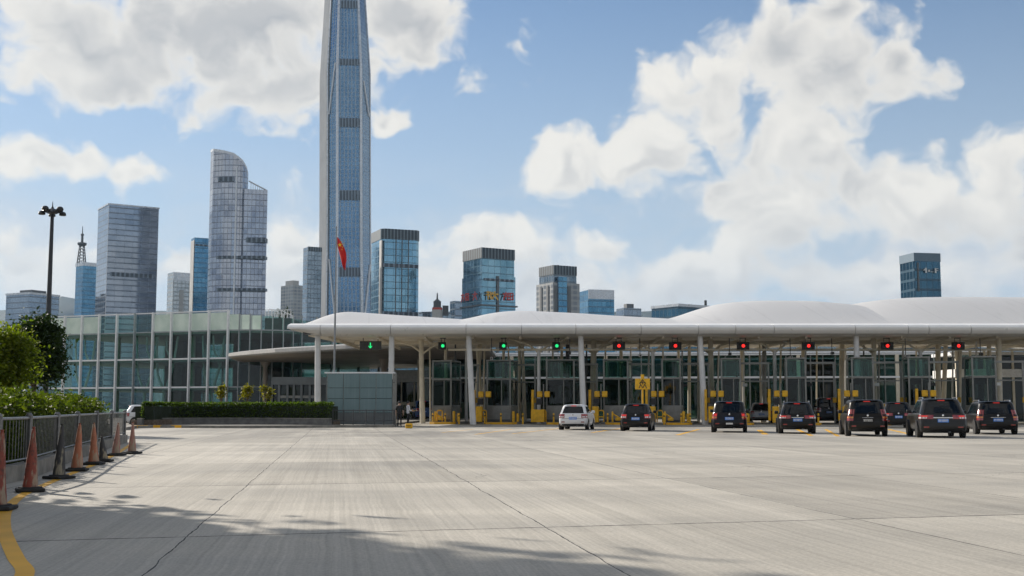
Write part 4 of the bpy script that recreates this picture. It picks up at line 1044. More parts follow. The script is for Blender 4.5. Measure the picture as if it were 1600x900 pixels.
# roof humps (membranes): silhouettes give the crest height along each hump
H_ = [[(448, 510), (462, 503.5), (480, 496.5), (500, 492), (530, 489), (560, 489.5), (640, 495.5), (700, 499.5), (745, 503)],
      [(726, 502.5), (745, 497), (770, 491), (800, 487.5), (830, 488), (900, 491.5), (960, 496), (1030, 500), (1060, 503)],
      [(1030, 503), (1050, 498), (1080, 487), (1110, 478), (1140, 474), (1180, 471.5), (1260, 472), (1340, 480), (1420, 492), (1500, 503)],
      [(1235, 503), (1262, 496), (1290, 486), (1320, 478), (1350, 472.5), (1400, 467.5), (1450, 466), (1530, 466), (1620, 467), (1720, 472), (1850, 488), (1900, 503)]]
DM = DF + 16.3
for hi, prof in enumerate(H_):
    px = np.linspace(prof[0][0], prof[-1][0], 44); py = np.interp(px, [p[0] for p in prof], [p[1] for p in prof])
    k_ = np.array([1, 2, 3, 2, 1]) / 9; pys = np.convolve(np.pad(py, 2, mode='edge'), k_, 'valid'); py = pys
    rows = []
    NV = 22
    for j in range(NV + 1):
        v = j / NV; row = []
        for q in range(len(px)):
            P_ = at(px[q], py[q], DM); amp = max(.0, P_.z - (ZT + .2))
            sec = math.sin(min(1, v * 1.12) * math.pi * .62) ** 1.15 / 1.0 if v < .8 else math.sin(min(1, v * 1.12) * math.pi * .62) ** 1.15
            # crest in the middle of the depth, falling to the rear
            yy = 1.55 + (BACK - 1.55) * v
            skew = P_.x
            if hi == 0 and skew < -13.5: skew = -13.5 + (skew + 13.5) * (X0 + .1 + 13.5) / (at(448, 510, DM).x + 13.5)
            skew = min(skew, X1)
            row.append((skew, yy, ZT + .20 + amp * sec + .01 * hi))
        rows.append(row)
    MB().grid(rows, (0, 0, .12)).build('roof_membrane', M['roof_membrane'], gate, True, angle=60)
# soffit sheet and ribs
rows = []
for j in range(9):
    v = j / 8; y = 2.2 + (BACK - 2.2) * v; row = []
    for q in range(41):
        x = X0 + 1.3 + (X1 - X0 - 1.3) * q / 40 + v * 1.5
        row.append((x, y, ZS + .05 + .10 * v + .10 * math.sin(q * .8) * v))
    rows.append(row)
MB().grid([list(reversed(r)) for r in rows], (0, 0, -.1)).build('soffit', M['soffit'], gate, True, angle=180)
for q in range(0, 19):
    x = X0 + 3 + q * 3.75
    MB().box((x, 11.5, ZS - .02), (.16, 19, .22)).build('soffit_rib', M['soffit'], gate)
MB().box(((X0 + X1) / 2 + 1, 9.5, ZS - .06), (X1 - X0 - 6, .25, .3)).build('cross_beam', M['soffit'], gate)
for q in range(14):
    x = X0 + 6 + q * 4.9
    m_ = MB().lathe([(.22, ZS + .02), (.2, ZS - .06), (.05, ZS - .1)], (x, 6.5 + (q % 3) * 2, 0), 10); m_.build('downlight', M['white_steel'], gate)
# columns
def col(pxt, pxb, D, r0, r1, m, zb=0, zt=None, name='column'):
    a, b = at(pxb, 640, D), at(pxt, 530, D)
    # straight line through both sightings
    za, zb_ = a.z, b.z; d = (b - a) / (zb_ - za); foot = a - d * za; top = a + d * ((zt or ZS + .1) - za)
    q = MB(); q.cyl(foot - O, top - O, r0, r1, 18); return q.build(name, m, gate, True)
for pt_, pb_ in ((496.5, 496.5), (612, 611), (732.5, 738), (907.5, 911.5), (1094, 1100.5), (1338, 1340), (1640, 1645)):
    col(pt_, pb_, DF + 1.4, .25, .21, M['column'])
for pt_, pb_, D, r in ((658, 660, 99, .36), (928, 926, 100, .42), (1110, 1112, 99, .36), (1365, 1367, 98, .34), (1560, 1562, 97, .4)):
    col(pt_, pb_, D, r * .62, r * .55, M['cream'])
for pt_, pb_, D, r in ((745, 753, 107, .24), (752, 742, 107, .24), (696, 697, 112, .22), (787, 786, 110, .2), (812, 811, 105, .22), (816, 820, 105, .2), (878, 877, 108, .2), (970, 972, 108, .24), (1060, 1061, 112, .2), (1077, 1077, 108, .22), (1160, 1158, 110, .3), (1255, 1256, 108, .3), (1316, 1315, 106, .36), (1465, 1467, 104, .34), (1478, 1474, 106, .3), (1500, 1498, 103, .3), (1545, 1547, 104, .3)):
    col(pt_, pb_, D, r * .7, r * .62, M['cream'], zt=ZS + .2)
pr = random.Random(12)
for k in range(30):
    px = 672 + k * 30.5 + pr.uniform(-9, 9); D = pr.uniform(100, 112)
    col(px, px + pr.uniform(-3, 3), D, pr.uniform(.07, .13), .07, M[pr.choice(['cream', 'cream', 'column', 'steel', 'steel_dark'])], zt=ZS + .12, name='pole')
col(887, 887, 104, .18, .18, M['steel_dark']); col(1194, 1194, 107, .2, .2, M['steel'])

for px, D in ((842, 97), (1021, 97), (1212, 97), (1441, 97), (660, 99), (928, 100), (1110, 99), (1366, 98)):
    p = at(px, 640, D); q = MB()
    for s_ in (-1, 1): q.tube([(p.x, D - DF, ZS - 1.1), (p.x + s_ * .9, D - DF, ZS - .45), (p.x + s_ * 2.4, D - DF, ZS + .02)], [.09, .08, .06], 8)
    q.build('bracket', M['cream'], gate, True)
for q_, (px, py) in enumerate(((768, 560), (890, 552), (1000, 556), (1140, 553), (1235, 558), (1300, 552), (1415, 556), (1532, 553))):
    D = 96.2; p = at(px, py, D); c_ = thing('cctv_camera', 'small dark camera hanging under the canopy ' + ('between second and third green signals', 'right of the third green signal', 'between the first two red signals', 'left of the third red signal', 'left of the fourth red signal', 'right of the fourth red signal', 'right of the fifth red signal', 'right of the last red signal')[q_], 'camera', p, 0, 'hanging cameras under the canopy')
    MB().cyl((0, 0, .1), (0, 0, ZS - p.z), .035, .035, 8).build('pole', M['steel_dark'], c_); MB().bev((0, -.12, 0), (.2, .5, .2), .03).build('housing', M['steel_dark'] if q_ % 2 else M['white_paint'], c_)
    MB().cyl((0, -.37, 0), (0, -.40, 0), .07, .06, 10).build('lens', M['black'], c_)
# gantry with lane signals ------------------------------------------------------
DG = 97.0
gan = thing('signal_gantry', 'thin cream signal gantry beam on posts under the canopy', 'gantry', (0, DG, 0))
zb = at(800, 546.5, DG).z; xa, xb = at(700, 546, DG).x, at(1700, 546, DG).x
MB().bev(((xa + xb) / 2, 0, zb), (xb - xa, .3, .18), .03).build('beam', M['cream'], gan)
for px in (842, 1021, 1212, 1441):
    p = at(px, 640, DG); MB().cyl((p.x, 0, 0), (p.x, 0, zb - .05), .17, .14, 14).build('post', M['column'], gan, True)
sig = [(692, 'g', 'leftmost lit green lane signal above the inspection gates'), (787, 'g', 'middle lit green lane signal, second from the left'), (870, 'g', 'green lane signal above the gate of the white car'),
       (967, 'r', 'red lane signal first right of the green ones'), (1055, 'r', 'red lane signal right of the yellow person sign'), (1161, 'r', 'red lane signal above the black van'),
       (1263, 'r', 'red lane signal above the black wagon with wide chrome strip'), (1386, 'r', 'red lane signal above the black MPV with pale plate'), (1497, 'r', 'rightmost red lane signal, above the grey SUV')]
for px, c, lab in sig:
    p = at(px, 540.5, DG - .6); s_ = thing('lane_signal', lab, 'traffic light', (p.x, p.y, p.z), 0, 'lane signals on the gantry')
    wd = .62 if c == 'g' else .98
    off = (.06 if c == 'g' else .0)
    MB().bev((off * -1, 0, 0), (wd, .3, .60), .03).build('housing', M['black'], s_)
    h_ = MB(); h_.cyl((-.22 * wd, .1, .28), (-.22 * wd, .1, .75), .03, .03, 6); h_.cyl((.22 * wd, .1, .28), (.22 * wd, .1, .75), .03, .03, 6); h_.box((0, .1, .62), (.5, .08, .06)); h_.build('hanger', M['steel_dark'], s_)
    MB().lathe([(.135, -.155), (.12, -.19), (.05, -.21)], (0, 0, 0), 16, 'Y').build('lamp', M['green_lamp' if c == 'g' else 'red_lamp'], s_, True)
    v_ = MB()
    for k in range(7):
        a0, a1 = math.pi * k / 7, math.pi * (k + 1) / 7
        v_.slab([(.235 * math.cos(a0), -.15, .235 * math.sin(a0)), (.235 * math.cos(a1), -.15, .235 * math.sin(a1)), (.235 * math.cos(a1), -.33, .235 * math.sin(a1)), (.235 * math.cos(a0), -.33, .235 * math.sin(a0))], .015)
    v_.build('visor', M['black'], s_)
# dark message board with a green arrow at the left end
p = at(579, 540, DG); bd = thing('message_board', 'dark hanging board with a green lit arrow over the left gate', 'sign', p)
MB().bev((0, 0, 0), (1.75, .25, .72), .03).build('housing', M['steel_dark'], bd)
q = MB(); q.box((0, -.15, .02), (.07, .04, .42)); q.box((-.07, -.15, -.12), (.05, .04, .22), 0, 0, R(-40)); q.box((.07, -.15, -.12), (.05, .04, .22), 0, 0, R(40)); q.build('arrow', M['green_lamp'], bd)
q = MB(); q.cyl((-.6, 0, .36), (-.6, 0, .95), .03, .03, 6); q.cyl((.6, 0, .36), (.6, 0, .95), .03, .03, 6); q.build('hanger', M['steel_dark'], bd)

# booths and islands ----------------------------------------------------------------
def gate_D(px): t_ = (px - CX) / F; return (96.9) / (1 + .194 * t_) - 0.0
booths = [(673, 707, 'leftmost inspection booth, beside the two standing people'), (758, 800, 'inspection booth under the second green signal'), (851, 900, 'inspection booth directly behind the white car'),
          (941, 984, 'inspection booth left of the yellow person sign'), (1033, 1066, 'inspection booth right of the yellow person sign'), (1126, 1160, 'inspection booth hidden behind the black van'),
          (1228, 1262, 'inspection booth behind the black wagon with wide chrome strip'), (1331, 1368, 'inspection booth behind the black MPV with pale plate'), (1420, 1456, 'inspection booth behind the dark grey SUV'), (1520, 1560, 'inspection booth at the far right edge')]
M['booth_glass'] = glass('booth_glass', (0.50, 0.58, 0.57), 0.7)
def booth(xl, xr, lab):
    pc_ = (xl + xr) / 2; D = gate_D(pc_); p = at(pc_, 640, D); wd = (xr - xl) * D / F * .92; dp = 3.2; hd = .2
    r_ = thing('inspection_booth', lab, 'booth', (p.x, D, .16), HEAD, 'inspection booths in the gate row')
    h1, h2, h3 = 1.32, 3.45, 4.95
    MB().bev((0, dp / 2, h1 / 2), (wd, dp, h1), .03).build('base_panel', M['steel'], r_)
    for x, y in ((-wd / 2 + .06, .06), (wd / 2 - .06, .06), (-wd / 2 + .06, dp - .06), (wd / 2 - .06, dp - .06)):
        MB().box((x, y, (h1 + h3) / 2), (.12, .12, h3 - h1)).build('post', M['steel'], r_)
    for z, t_ in ((h2, .16), (h3, .12)): MB().bev((0, dp / 2, z), (wd + .06, dp + .06, t_), .02).build('roof' if z == h3 else 'lintel', M['steel'], r_)
    for (c, d) in (((0, .05, 0), (wd - .26, .02, 1)), ((0, dp - .05, 0), (wd - .26, .02, 1)), ((-wd / 2 + .05, dp / 2, 0), (.02, dp - .26, 1)), ((wd / 2 - .05, dp / 2, 0), (.02, dp - .26, 1))):
        f = MB().box((c[0], c[1], (h1 + h2 - .08) / 2), (d[0], d[1], h2 - h1 - .10)).build('window', M['booth_glass'], r_)
        MB().box((c[0], c[1], (h2 + h3) / 2), (d[0], d[1], h3 - h2 - .24)).build('clerestory', M['glass_teal'], r_)
    MB().box((wd * .12, .03, (h1 + h2) / 2), (.07, .08, h2 - h1)).build('mullion', M['steel'], r_)
    MB().box((-wd * .12, .10, h2 - .33), (wd * .55, .03, .42)).build('blind', M['black'], r_)
    MB().bev((.1, .9, h1 + .02), (wd - .4, .6, .08), .02).build('desk', M['steel_dark'], r_)
    q = MB().bev((-.25, .9, h1 + .35), (.5, .08, .36), .02); q.box((-.25, .95, h1 + .12), (.08, .08, .2)); q.build('monitor', M['black'], r_)
    MB().box((0, -.012, .12), (wd - .1, .02, .16)).build('kick_plate', M['steel_dark'], r_)
    return r_, p, D
def island(px, lab, D, wd):
    p = at(px, 640, D); r_ = thing('traffic_island', lab, 'kerb island', (p.x, D - 3.5, 0), HEAD, 'raised islands between the lanes')
    hw = wd / 2; pts_ = [(-hw, 1.2), (-hw * .8, .45), (-hw * .35, .05), (hw * .35, .05), (hw * .8, .45), (hw, 1.2), (hw, 16), (-hw, 16)]
    MB().rings([[(x, y, 0) for x, y in pts_], [(x, y, .13) for x, y in pts_], [(x * .97, y * .99 + .03, .16) for x, y in pts_]]).build('kerb', M['concrete'], r_)
    nz = [(-hw * 1.01, 1.25), (-hw * .82, .43), (-hw * .36, .03), (hw * .36, .03), (hw * .82, .43), (hw * 1.01, 1.25), (hw * .9, 1.25), (hw * .75, .6), (hw * .3, .3), (-hw * .3, .3), (-hw * .75, .6), (-hw * .9, 1.25)]
    MB().prism(nz, .002, .168).build('yellow_nose', M['line_yellow'], r_)
    return r_
def guard(px, D, lab, kind):
    p = at(px, 640, D); r_ = thing('guard_rail', lab, 'guard rail', (p.x, D, .16), HEAD, 'yellow guard rails on the islands'); r_.scale = (.72, .72, .85)
    q = MB()
    if kind == 0:      # hooped rail
        q.tube([(-.3, 0, 0), (-.3, 0, .95), (-.2, 0, 1.08), (.2, 0, 1.08), (.3, 0, .95), (.3, 0, 0)], .06, 8); q.tube([(-.3, 0, .5), (.3, 0, .5)], .05, 8)
    elif kind == 1:    # stout bollard pair
        q.lathe([(.16, 0), (.16, .9), (.12, 1.0), (.02, 1.03)], (-.2, 0, 0), 12); q.lathe([(.16, 0), (.16, .7), (.12, .8), (.02, .83)], (.25, .2, 0), 12)
    else:
        q.bev((-.35, 0, .5), (.18, .3, 1.0), .03); q.bev((.25, .1, .3), (.6, .3, .28), .05); q.tube([(-.35, 0, .8), (.5, .1, .35)], .07, 8)
    q.build('rail', M['yellow'], r_, True)
    fe = MB().bev((0, 0, .015), (.9, .3, .03), .005); fe.build('foot_plate', M['steel_dark'], r_)
def cabinet(px, D, lab, big):
    p = at(px, 640, D); r_ = thing('ticket_machine', lab, 'card machine', (p.x, D, .16), HEAD, 'yellow card machines on the islands')
    if big: MB().bev((0, .3, .5), (1.05, .8, 1.0), .04).build('cabinet', M['yellow'], r_); MB().bev((0, -.11, .55), (.8, .03, .7), .01).build('door', M['yellow'], r_)
    else: MB().bev((0, .2, .62), (.5, .5, 1.24), .05).build('cabinet', M['yellow'], r_)
    MB().bev((-.45, .35, 1.35), (.2, .25, 2.4), .03).build('pillar', M['yellow'], r_)
    for x in (.12, .72):
        MB().bev((x, .3, 2.2), (.42, .3, .48), .06).build('reader_head', M['yellow'], r_)
    q = MB(); q.cyl((.42, .38, .9), (.42, .38, 3.0), .05, .05, 8); q.box((.42, .34, 2.2), (.9, .06, .06)); q.build('stalk', M['steel'], r_)
    MB().bev((.1, .2, 1.62), (.45, .3, .5), .03).build('screen', M['black'], r_)
ring_names = ['left of all', 'under the second green signal', 'by the white car', 'left of the person sign', 'right of the person sign', 'by the black van', 'by the chrome-strip wagon', 'by the MPV with pale plate', 'by the grey SUV', 'at the right edge']
for i, (xl, xr, lab) in enumerate(booths):
    b_, p, D = booth(xl, xr, lab); wd = (xr - xl) * D / F + .35
    island((xl + xr) / 2, 'yellow-nosed concrete island ' + ring_names[i], D, wd)
    pn = ring_names[i]
    guard(xl - 2 if i else xr - 20, D - 1.0, 'yellow hooped guard rail on the island ' + pn, 0)
    guard(xr + 5, D - 1.3, 'stout yellow bollard pair on the island ' + pn, 1)
    if i in (0, 3, 4, 6): guard(xr - 22, D - 1.6, 'low yellow bumper rail on the island ' + pn, 2)
for i, (xl, xr, lab) in enumerate(booths):
    pc_ = (xl + xr) / 2 + 34; D = gate_D(pc_) + 3.5; p = at(pc_, 640, D)
    f_ = thing('lane_portal', 'grey steel lane portal just right of the booth ' + ring_names[i], 'portal', (p.x, D, 0), HEAD, 'lane portals beside the booths'); hw = 1.25
    for s_ in (-1, 1): MB().box((s_ * hw, 0, 2.4), (.14, .14, 4.8)).build('post', M['steel'], f_)
    MB().box((0, 0, 4.86), (2 * hw + .2, .18, .16)).build('crossbar', M['steel'], f_); MB().box((0, 0, 3.42), (2 * hw, .1, .1)).build('crossbar', M['steel'], f_)
    q = MB(); q.bev((-hw * .5, -.12, 3.12), (.38, .2, .26), .03); q.build('lane_camera', M['white_paint'] if i % 2 else M['black'], f_)
    q = MB().bev((hw, -.16, 1.9), (.3, .16, .42), .03); q.build('reader_box', M['yellow'], f_)
for px, big, lab in ((840, 1, 'boxy yellow card machine cabinet left of the white car'), (748, 0, 'yellow card machine behind the leaning white column'), (930, 0, 'yellow card machine right of the white car'), (1019, 0, 'yellow card machine right of the person sign post'),
                     (1112, 0, 'yellow card machine left of the black van'), (1212, 0, 'yellow card machine left of the chrome-strip wagon'), (1322, 0, 'yellow card machine above the side of the MPV'), (1444, 0, 'yellow card machine behind the grey SUV roof')):
    cabinet(px, gate_D(px) - 1.6, lab, big)
br = random.Random(3); b_me = None
for i, (xl, xr, lab) in enumerate(booths):
    for k in range(3):
        px = (xl, (xl + xr) / 2, xr)[k] + br.uniform(-9, 9) + 8; D = gate_D(px) - 2.1 + br.uniform(-.4, .9) ; p = at(px, 640, D)
        bl = thing('bollard', 'slim yellow bollard standing at the mouth of an inspection lane', 'bollard', (p.x, D, .005), 0, 'slim yellow bollards at the lane mouths')
        if b_me is None:
            b0_ = MB().lathe([(.07, 0), (.07, .80), (.055, .86), (.01, .88)], n=12).build('post', M['yellow'], bl, True); b1_ = MB().lathe([(.073, .60), (.073, .70)], n=12).build('band', M['black'], bl); b_me = (b0_.data, b1_.data)
        else:
            for nm, dm in zip(('post', 'band'), b_me): o_b = bpy.data.objects.new(nm, dm); COL.objects.link(o_b); o_b.parent = bl
# person sign
D = 80; p = at(1004.5, 640, D); sg = thing('crossing_sign', 'yellow pictogram sign on a yellow post behind the black hatchback', 'road sign', (p.x, D, 0))
zq = lambda y: at(1004, y, D).z; cz = (zq(608.5) + zq(591.5)) / 2
q = MB().bev((0, 0, cz), (.98, .05, zq(591.5) - zq(608.5)), .015); q.bev((0, 0, zq(588.5)), (.22, .05, .30), .02); q.build('panel', M['yellow'], sg)
MB().cyl((0, .07, 0), (0, .07, zq(592)), .06, .06, 10).build('post', M['yellow'], sg, True)
q = MB(); sgs = [(.5, .95, .2, .5), (.5, .95, .8, .5), (.5, .75, .5, .45), (.3, .45, .15, .05), (.3, .45, .48, .1), (.7, .45, .55, .1), (.7, .45, .9, .05), (.22, .62, .78, .62)]
strokes(q, Vector((-.33, -.032, cz - .3)), Vector((.66, 0, 0)), Vector((0, 0, .62)), Vector((0, -1, 0)), sgs, .085)
MB().add([(x, y + .2 if y > 0 else y, z) for x, y, z in q.v], q.f).build('pictogram', M['black'], sg)

# rear glass hall behind the gates ---------------------------------------------------
D = 138; p = at(655, 640, D + 4); O2 = Vector((p.x, D + 4, 0))
hall = thing('glass_hall', 'long two-storey glass hall behind the inspection gates', 'hall', O2, R(-6))
hb, nb = 1.375, 48; hz = [0, 4.75, 7.3]
for i in range(nb):
    for j in range(2):
        MB().box((i * hb + hb / 2, 0, (hz[j] + hz[j + 1]) / 2), (hb - .12, .03, hz[j + 1] - hz[j] - .12)).build('glass_pane', M['glass_hall'], hall)
for i in range(nb + 1): MB().box((i * hb, -.1, 3.7), (.10 if i % 4 else (.40 if i % 8 == 0 else .16), .3, 7.4)).build('mullion', M['cream'] if i % 8 == 0 else M['steel'], hall)
for z, t_ in ((4.75, .22), (7.36, .14)): MB().box((nb * hb / 2, -.12, z), (nb * hb, .3, t_)).build('transom', M['white_steel'], hall)
MB().box((nb * hb / 2, 7, 7.6), (nb * hb, 14, .2)).build('roof', M['white_steel'], hall)
MB().box((nb * hb / 2, 7, 4.6), (nb * hb, 10, .2)).build('floor_slab', M['inside_floor'], hall)
for i in range(nb // 4): MB().box((i * hb * 4 + hb * 2, 14, 3.7), (hb * 4 - .2, .03, 7.2)).build('rear_glass_pane', M['glass_hall'], hall)
for i in range(nb // 2 + 1): MB().box((i * hb * 2, 14, 3.7), (.18, .2, 7.4)).build('rear_mullion', M['steel'], hall)
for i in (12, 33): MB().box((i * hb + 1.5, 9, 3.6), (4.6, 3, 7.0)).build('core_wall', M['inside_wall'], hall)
rr = random.Random(4)
for i in range(11):
    tree('street_tree', 'broad green tree seen through the glass hall behind the gates', (at(670 + i * 86, 640, 172).x, 172 + rr.uniform(-6, 6), 0), 1.6, (2.6, 2.2, 1.9, 3.7), 1100, .5, M['leaf_mid'], 22, .7, 60 + i, 'trees behind the glass hall', .16)
# white and dark block at the far right under the canopy
D = 112; p = at(1560, 640, D); O3 = Vector((p.x, D, 0)); rb = thing('office_annex', 'two-storey annex with white band and dark windows at far right', 'annex', O3)
px2 = lambda x: at(x, 600, D).x - O3.x; zq = lambda y: at(1560, y, D).z
MB().box((px2(1590), 3, zq(583)), (px2(1690) - px2(1496), 6, .75)).build('white_band', M['white_paint'], rb)
MB().box((px2(1590), 3.2, zq(552)), (px2(1690) - px2(1496), 6, .3)).build('roof', M['white_steel'], rb)
MB().box((px2(1590), 5.5, 3.3), (px2(1690) - px2(1496), .2, 6.6)).build('rear_wall', M['inside_wall'], rb)
for i in range(9):
    x = px2(1497 + i * 22); MB().box((x, .25, 3.3), (.2, .2, 6.6)).build('post', M['cream'], rb)
    for za, zb_ in ((.2, zq(589)), (zq(577), zq(554))): MB().box((x + .66, .3, (za + zb_) / 2), (1.1, .03, zb_ - za)).build('window', M['glass_dark'], rb)
# =================================================================== CARS
def paint(name, col, metal=0.0):
    m, t, o = mat(name); dust = t.ramp(t.noise(t.obj(), 2.2, 5.0), 0.4, 0.8)
    low = t.ramp(t.sep(t.obj())[2], 0.75, 0.2)
    c = t.mix(t.m('MULTIPLY', t.m('ADD', t.m('MULTIPLY', dust, .10), t.m('MULTIPLY', low, .20)), .35), col, (0.16, 0.145, 0.125))
    b = pbsdf(t, o, Base_Color=c, Roughness=t.m('ADD', .28, t.m('MULTIPLY', dust, .12)), Metallic=metal); b.inputs['Specular IOR Level'].default_value = 0.22; b.inputs['Coat Weight'].default_value = 0.12; b.inputs['Coat Roughness'].default_value = .06
    return m
M['p_white'] = paint('paint_white', (0.74, 0.75, 0.77)); M['p_black'] = paint('paint_black', (0.005, 0.005, 0.006)); M['p_navy'] = paint('paint_blueblack', (0.005, 0.006, 0.011))
M['p_grey'] = paint('paint_darkgrey', (0.030, 0.030, 0.031), .4); M['p_brown'] = paint('paint_brownblack', (0.011, 0.0095, 0.008), .3); M['p_silver'] = paint('paint_silver', (0.30, 0.30, 0.31), .5); M['p_blue'] = paint('paint_blue', (0.05, 0.10, 0.25))
m, t, o_ = mat('car_glass'); b = pbsdf(t, o_, Base_Color=(0.004, 0.007, 0.011), Roughness=0.05); b.inputs['Specular IOR Level'].default_value = .35; M['car_glass'] = m
M['tail_red'] = plain('tail_lamp_red', (0.27, 0.010, 0.010), 0.15, 0, .1, spec=.8, coat=1.0); M['tail_amber'] = plain('tail_lamp_amber', (0.62, 0.20, 0.02), 0.2, 0, .1, coat=1.0); M['tail_clear'] = plain('tail_lamp_clear', (0.7, 0.68, 0.66), 0.15, 0, .05, coat=1.0)
M['brake_lit'] = emit('brake_lamp_lit', (1.0, 0.04, 0.03), 0.32)
M['chrome'] = plain('chrome', (0.75, 0.75, 0.76), 0.12, 1.0, 0.03); M['rim'] = plain('alloy', (0.50, 0.50, 0.51), 0.3, 0.8, .05)
M['plate_blue'] = plain('plate_blue', (0.05, 0.23, 0.72), 0.45, 0, .05); M['plate_black'] = plain('plate_black', (0.015, 0.015, 0.015), 0.4); M['plate_white'] = M['white_paint']

class Body:
    """closed car shell lofted from rounded-rectangle rings; level table gives y0, y1, half width, corner radius at each height"""
    def __init__(s, levels): s.lv = levels
    def par(s, z):
        L = s.lv
        for i in range(len(L) - 1):
            if L[i][0] <= z <= L[i + 1][0] and L[i + 1][0] > L[i][0]:
                f = (z - L[i][0]) / (L[i + 1][0] - L[i][0]); return [L[i][k] + (L[i + 1][k] - L[i][k]) * f for k in range(1, 5)]
        return list(L[-1][1:]) if z > L[-1][0] else list(L[0][1:])
    def ring(s, lv):
        z, y0, y1, hw, rc = lv; pts = []
        for cx, cy, a0 in ((hw - rc, y0 + rc, -90), (hw - rc * 1.2, y1 - rc * 1.2, 0), (-hw + rc * 1.2, y1 - rc * 1.2, 90), (-hw + rc, y0 + rc, 180)):
            r_ = rc if cy < (y0 + y1) / 2 else rc * 1.2
            for k in range(7): a = R(a0 + 15 * k); pts.append((cx + r_ * math.cos(a), cy + r_ * math.sin(a), z))
        out = []
        for i, p in enumerate(pts):           # extra points along the long sides
            out.append(p); q = pts[(i + 1) % 28]
            if i % 7 == 6: out += [tuple(p[k] + (q[k] - p[k]) * f for k in range(3)) for f in (.25, .5, .75)]
        return out
    def build(s, m, parent): return MB().rings([s.ring(l) for l in s.lv]).build('body', m, parent, True, angle=50)
    def pt(s, z, t, off=0.0, side=1):
        """t<=1: across the tail from centre (0) to corner (1); 1..2 round the corner; >2 along the side in metres (t-2)"""
        y0, y1, hw, rc = s.par(z)
        if t <= 1: return Vector((side * t * (hw - rc), y0 - off, z))
        if t <= 2:
            a = R(90 * (t - 1)); return Vector((side * (hw - rc + (rc + off) * math.sin(a)), y0 + rc - (rc + off) * math.cos(a), z))
        return Vector((side * (hw + off), y0 + rc + (t - 2), z))
    def patch(s, zs, ts, off=.008, side=1, mb=None, inner=-.012):
        mb = mb or MB()
        o_ = [[s.pt(z, t_, off, side) for t_ in (ts(z) if callable(ts) else ts)] for z in zs]
        i_ = [[s.pt(z, t_, inner, side) for t_ in (ts(z) if callable(ts) else ts)] for z in zs]
        w_ = len(o_[0]); h_ = len(zs); b = w_ * h_
        vs = [p for r_ in o_ for p in r_] + [p for r_ in i_ for p in r_]; fs = []
        for i in range(h_ - 1):
            for j in range(w_ - 1): fs += [(i * w_ + j, i * w_ + j + 1, (i + 1) * w_ + j + 1, (i + 1) * w_ + j)]
        for i in range(h_ - 1):
            fs += [(b + i * w_, i * w_, (i + 1) * w_, b + (i + 1) * w_), (i * w_ + w_ - 1, b + i * w_ + w_ - 1, b + (i + 1) * w_ + w_ - 1, (i + 1) * w_ + w_ - 1)]
        for j in range(w_ - 1):
            fs += [(b + j, b + j + 1, j + 1, j), ((h_ - 1) * w_ + j, (h_ - 1) * w_ + j + 1, b + (h_ - 1) * w_ + j + 1, b + (h_ - 1) * w_ + j)]
        if side < 0: fs = [tuple(reversed(f)) for f in fs]
        return mb.add(vs, fs)

def wheel(parent, x, y, r, side, rimm):
    wd = .21
    t_ = MB().lathe([(r * .62, -wd / 2), (r * .93, -wd / 2), (r, -wd / 2 + .03), (r, wd / 2 - .03), (r * .93, wd / 2), (r * .62, wd / 2)], (x, y, r), 26, 'X').build('wheel', M['rubber'], parent, True)
    q = MB(); xo = x + side * (wd / 2 + .004)
    q.lathe([(r * .64, -.03), (r * .64, .0), (r * .58, .006), (r * .56, -.02)] if side > 0 else [(r * .56, .02), (r * .58, -.006), (r * .64, 0), (r * .64, .03)], (xo, y, r), 22, 'X')
    for k in range(6):
        a = math.pi * 2 * k / 6; q.box((xo - side * .012, y + math.cos(a) * r * .3, r + math.sin(a) * r * .3), (.02, .07, r * .56), 0, a + math.pi / 2)
    q.cyl((xo - side * .02, y, r), (xo + side * .008, y, r), r * .15, r * .12, 10); q.build('rim', rimm, t_)
def plate_marks(mb, c, wd, h, seed, n=7):
    rr = random.Random(seed)
    for k in range(n):
        x = c[0] - wd / 2 + wd * (k + .5 + (.25 if k > 1 else 0)) / (n + .25); segs = rr.choice([((0, .5, 0, 1), (1, 0, 1, 0)), ((0, 1, 0, 0), (0, 0, 1, 1)), ((1, 0, 1, 1), (0, 1, 0, 1)), ((1, 1, 1, 0), (1, 0, 1, 1))])
        cw, ch = wd / n * .55, h
        for on, dz in zip(segs[0][:3], (-.5, 0, .5)): mb.box((x, c[1], c[2] + dz * ch), (cw, .006, .016))
        for on, dx in zip(segs[1][:2], (-.5, .5)): mb.box((x + dx * cw, c[1], c[2] + (0 if on else .25) * ch), (.014, .006, ch * (1 if on else .5)))
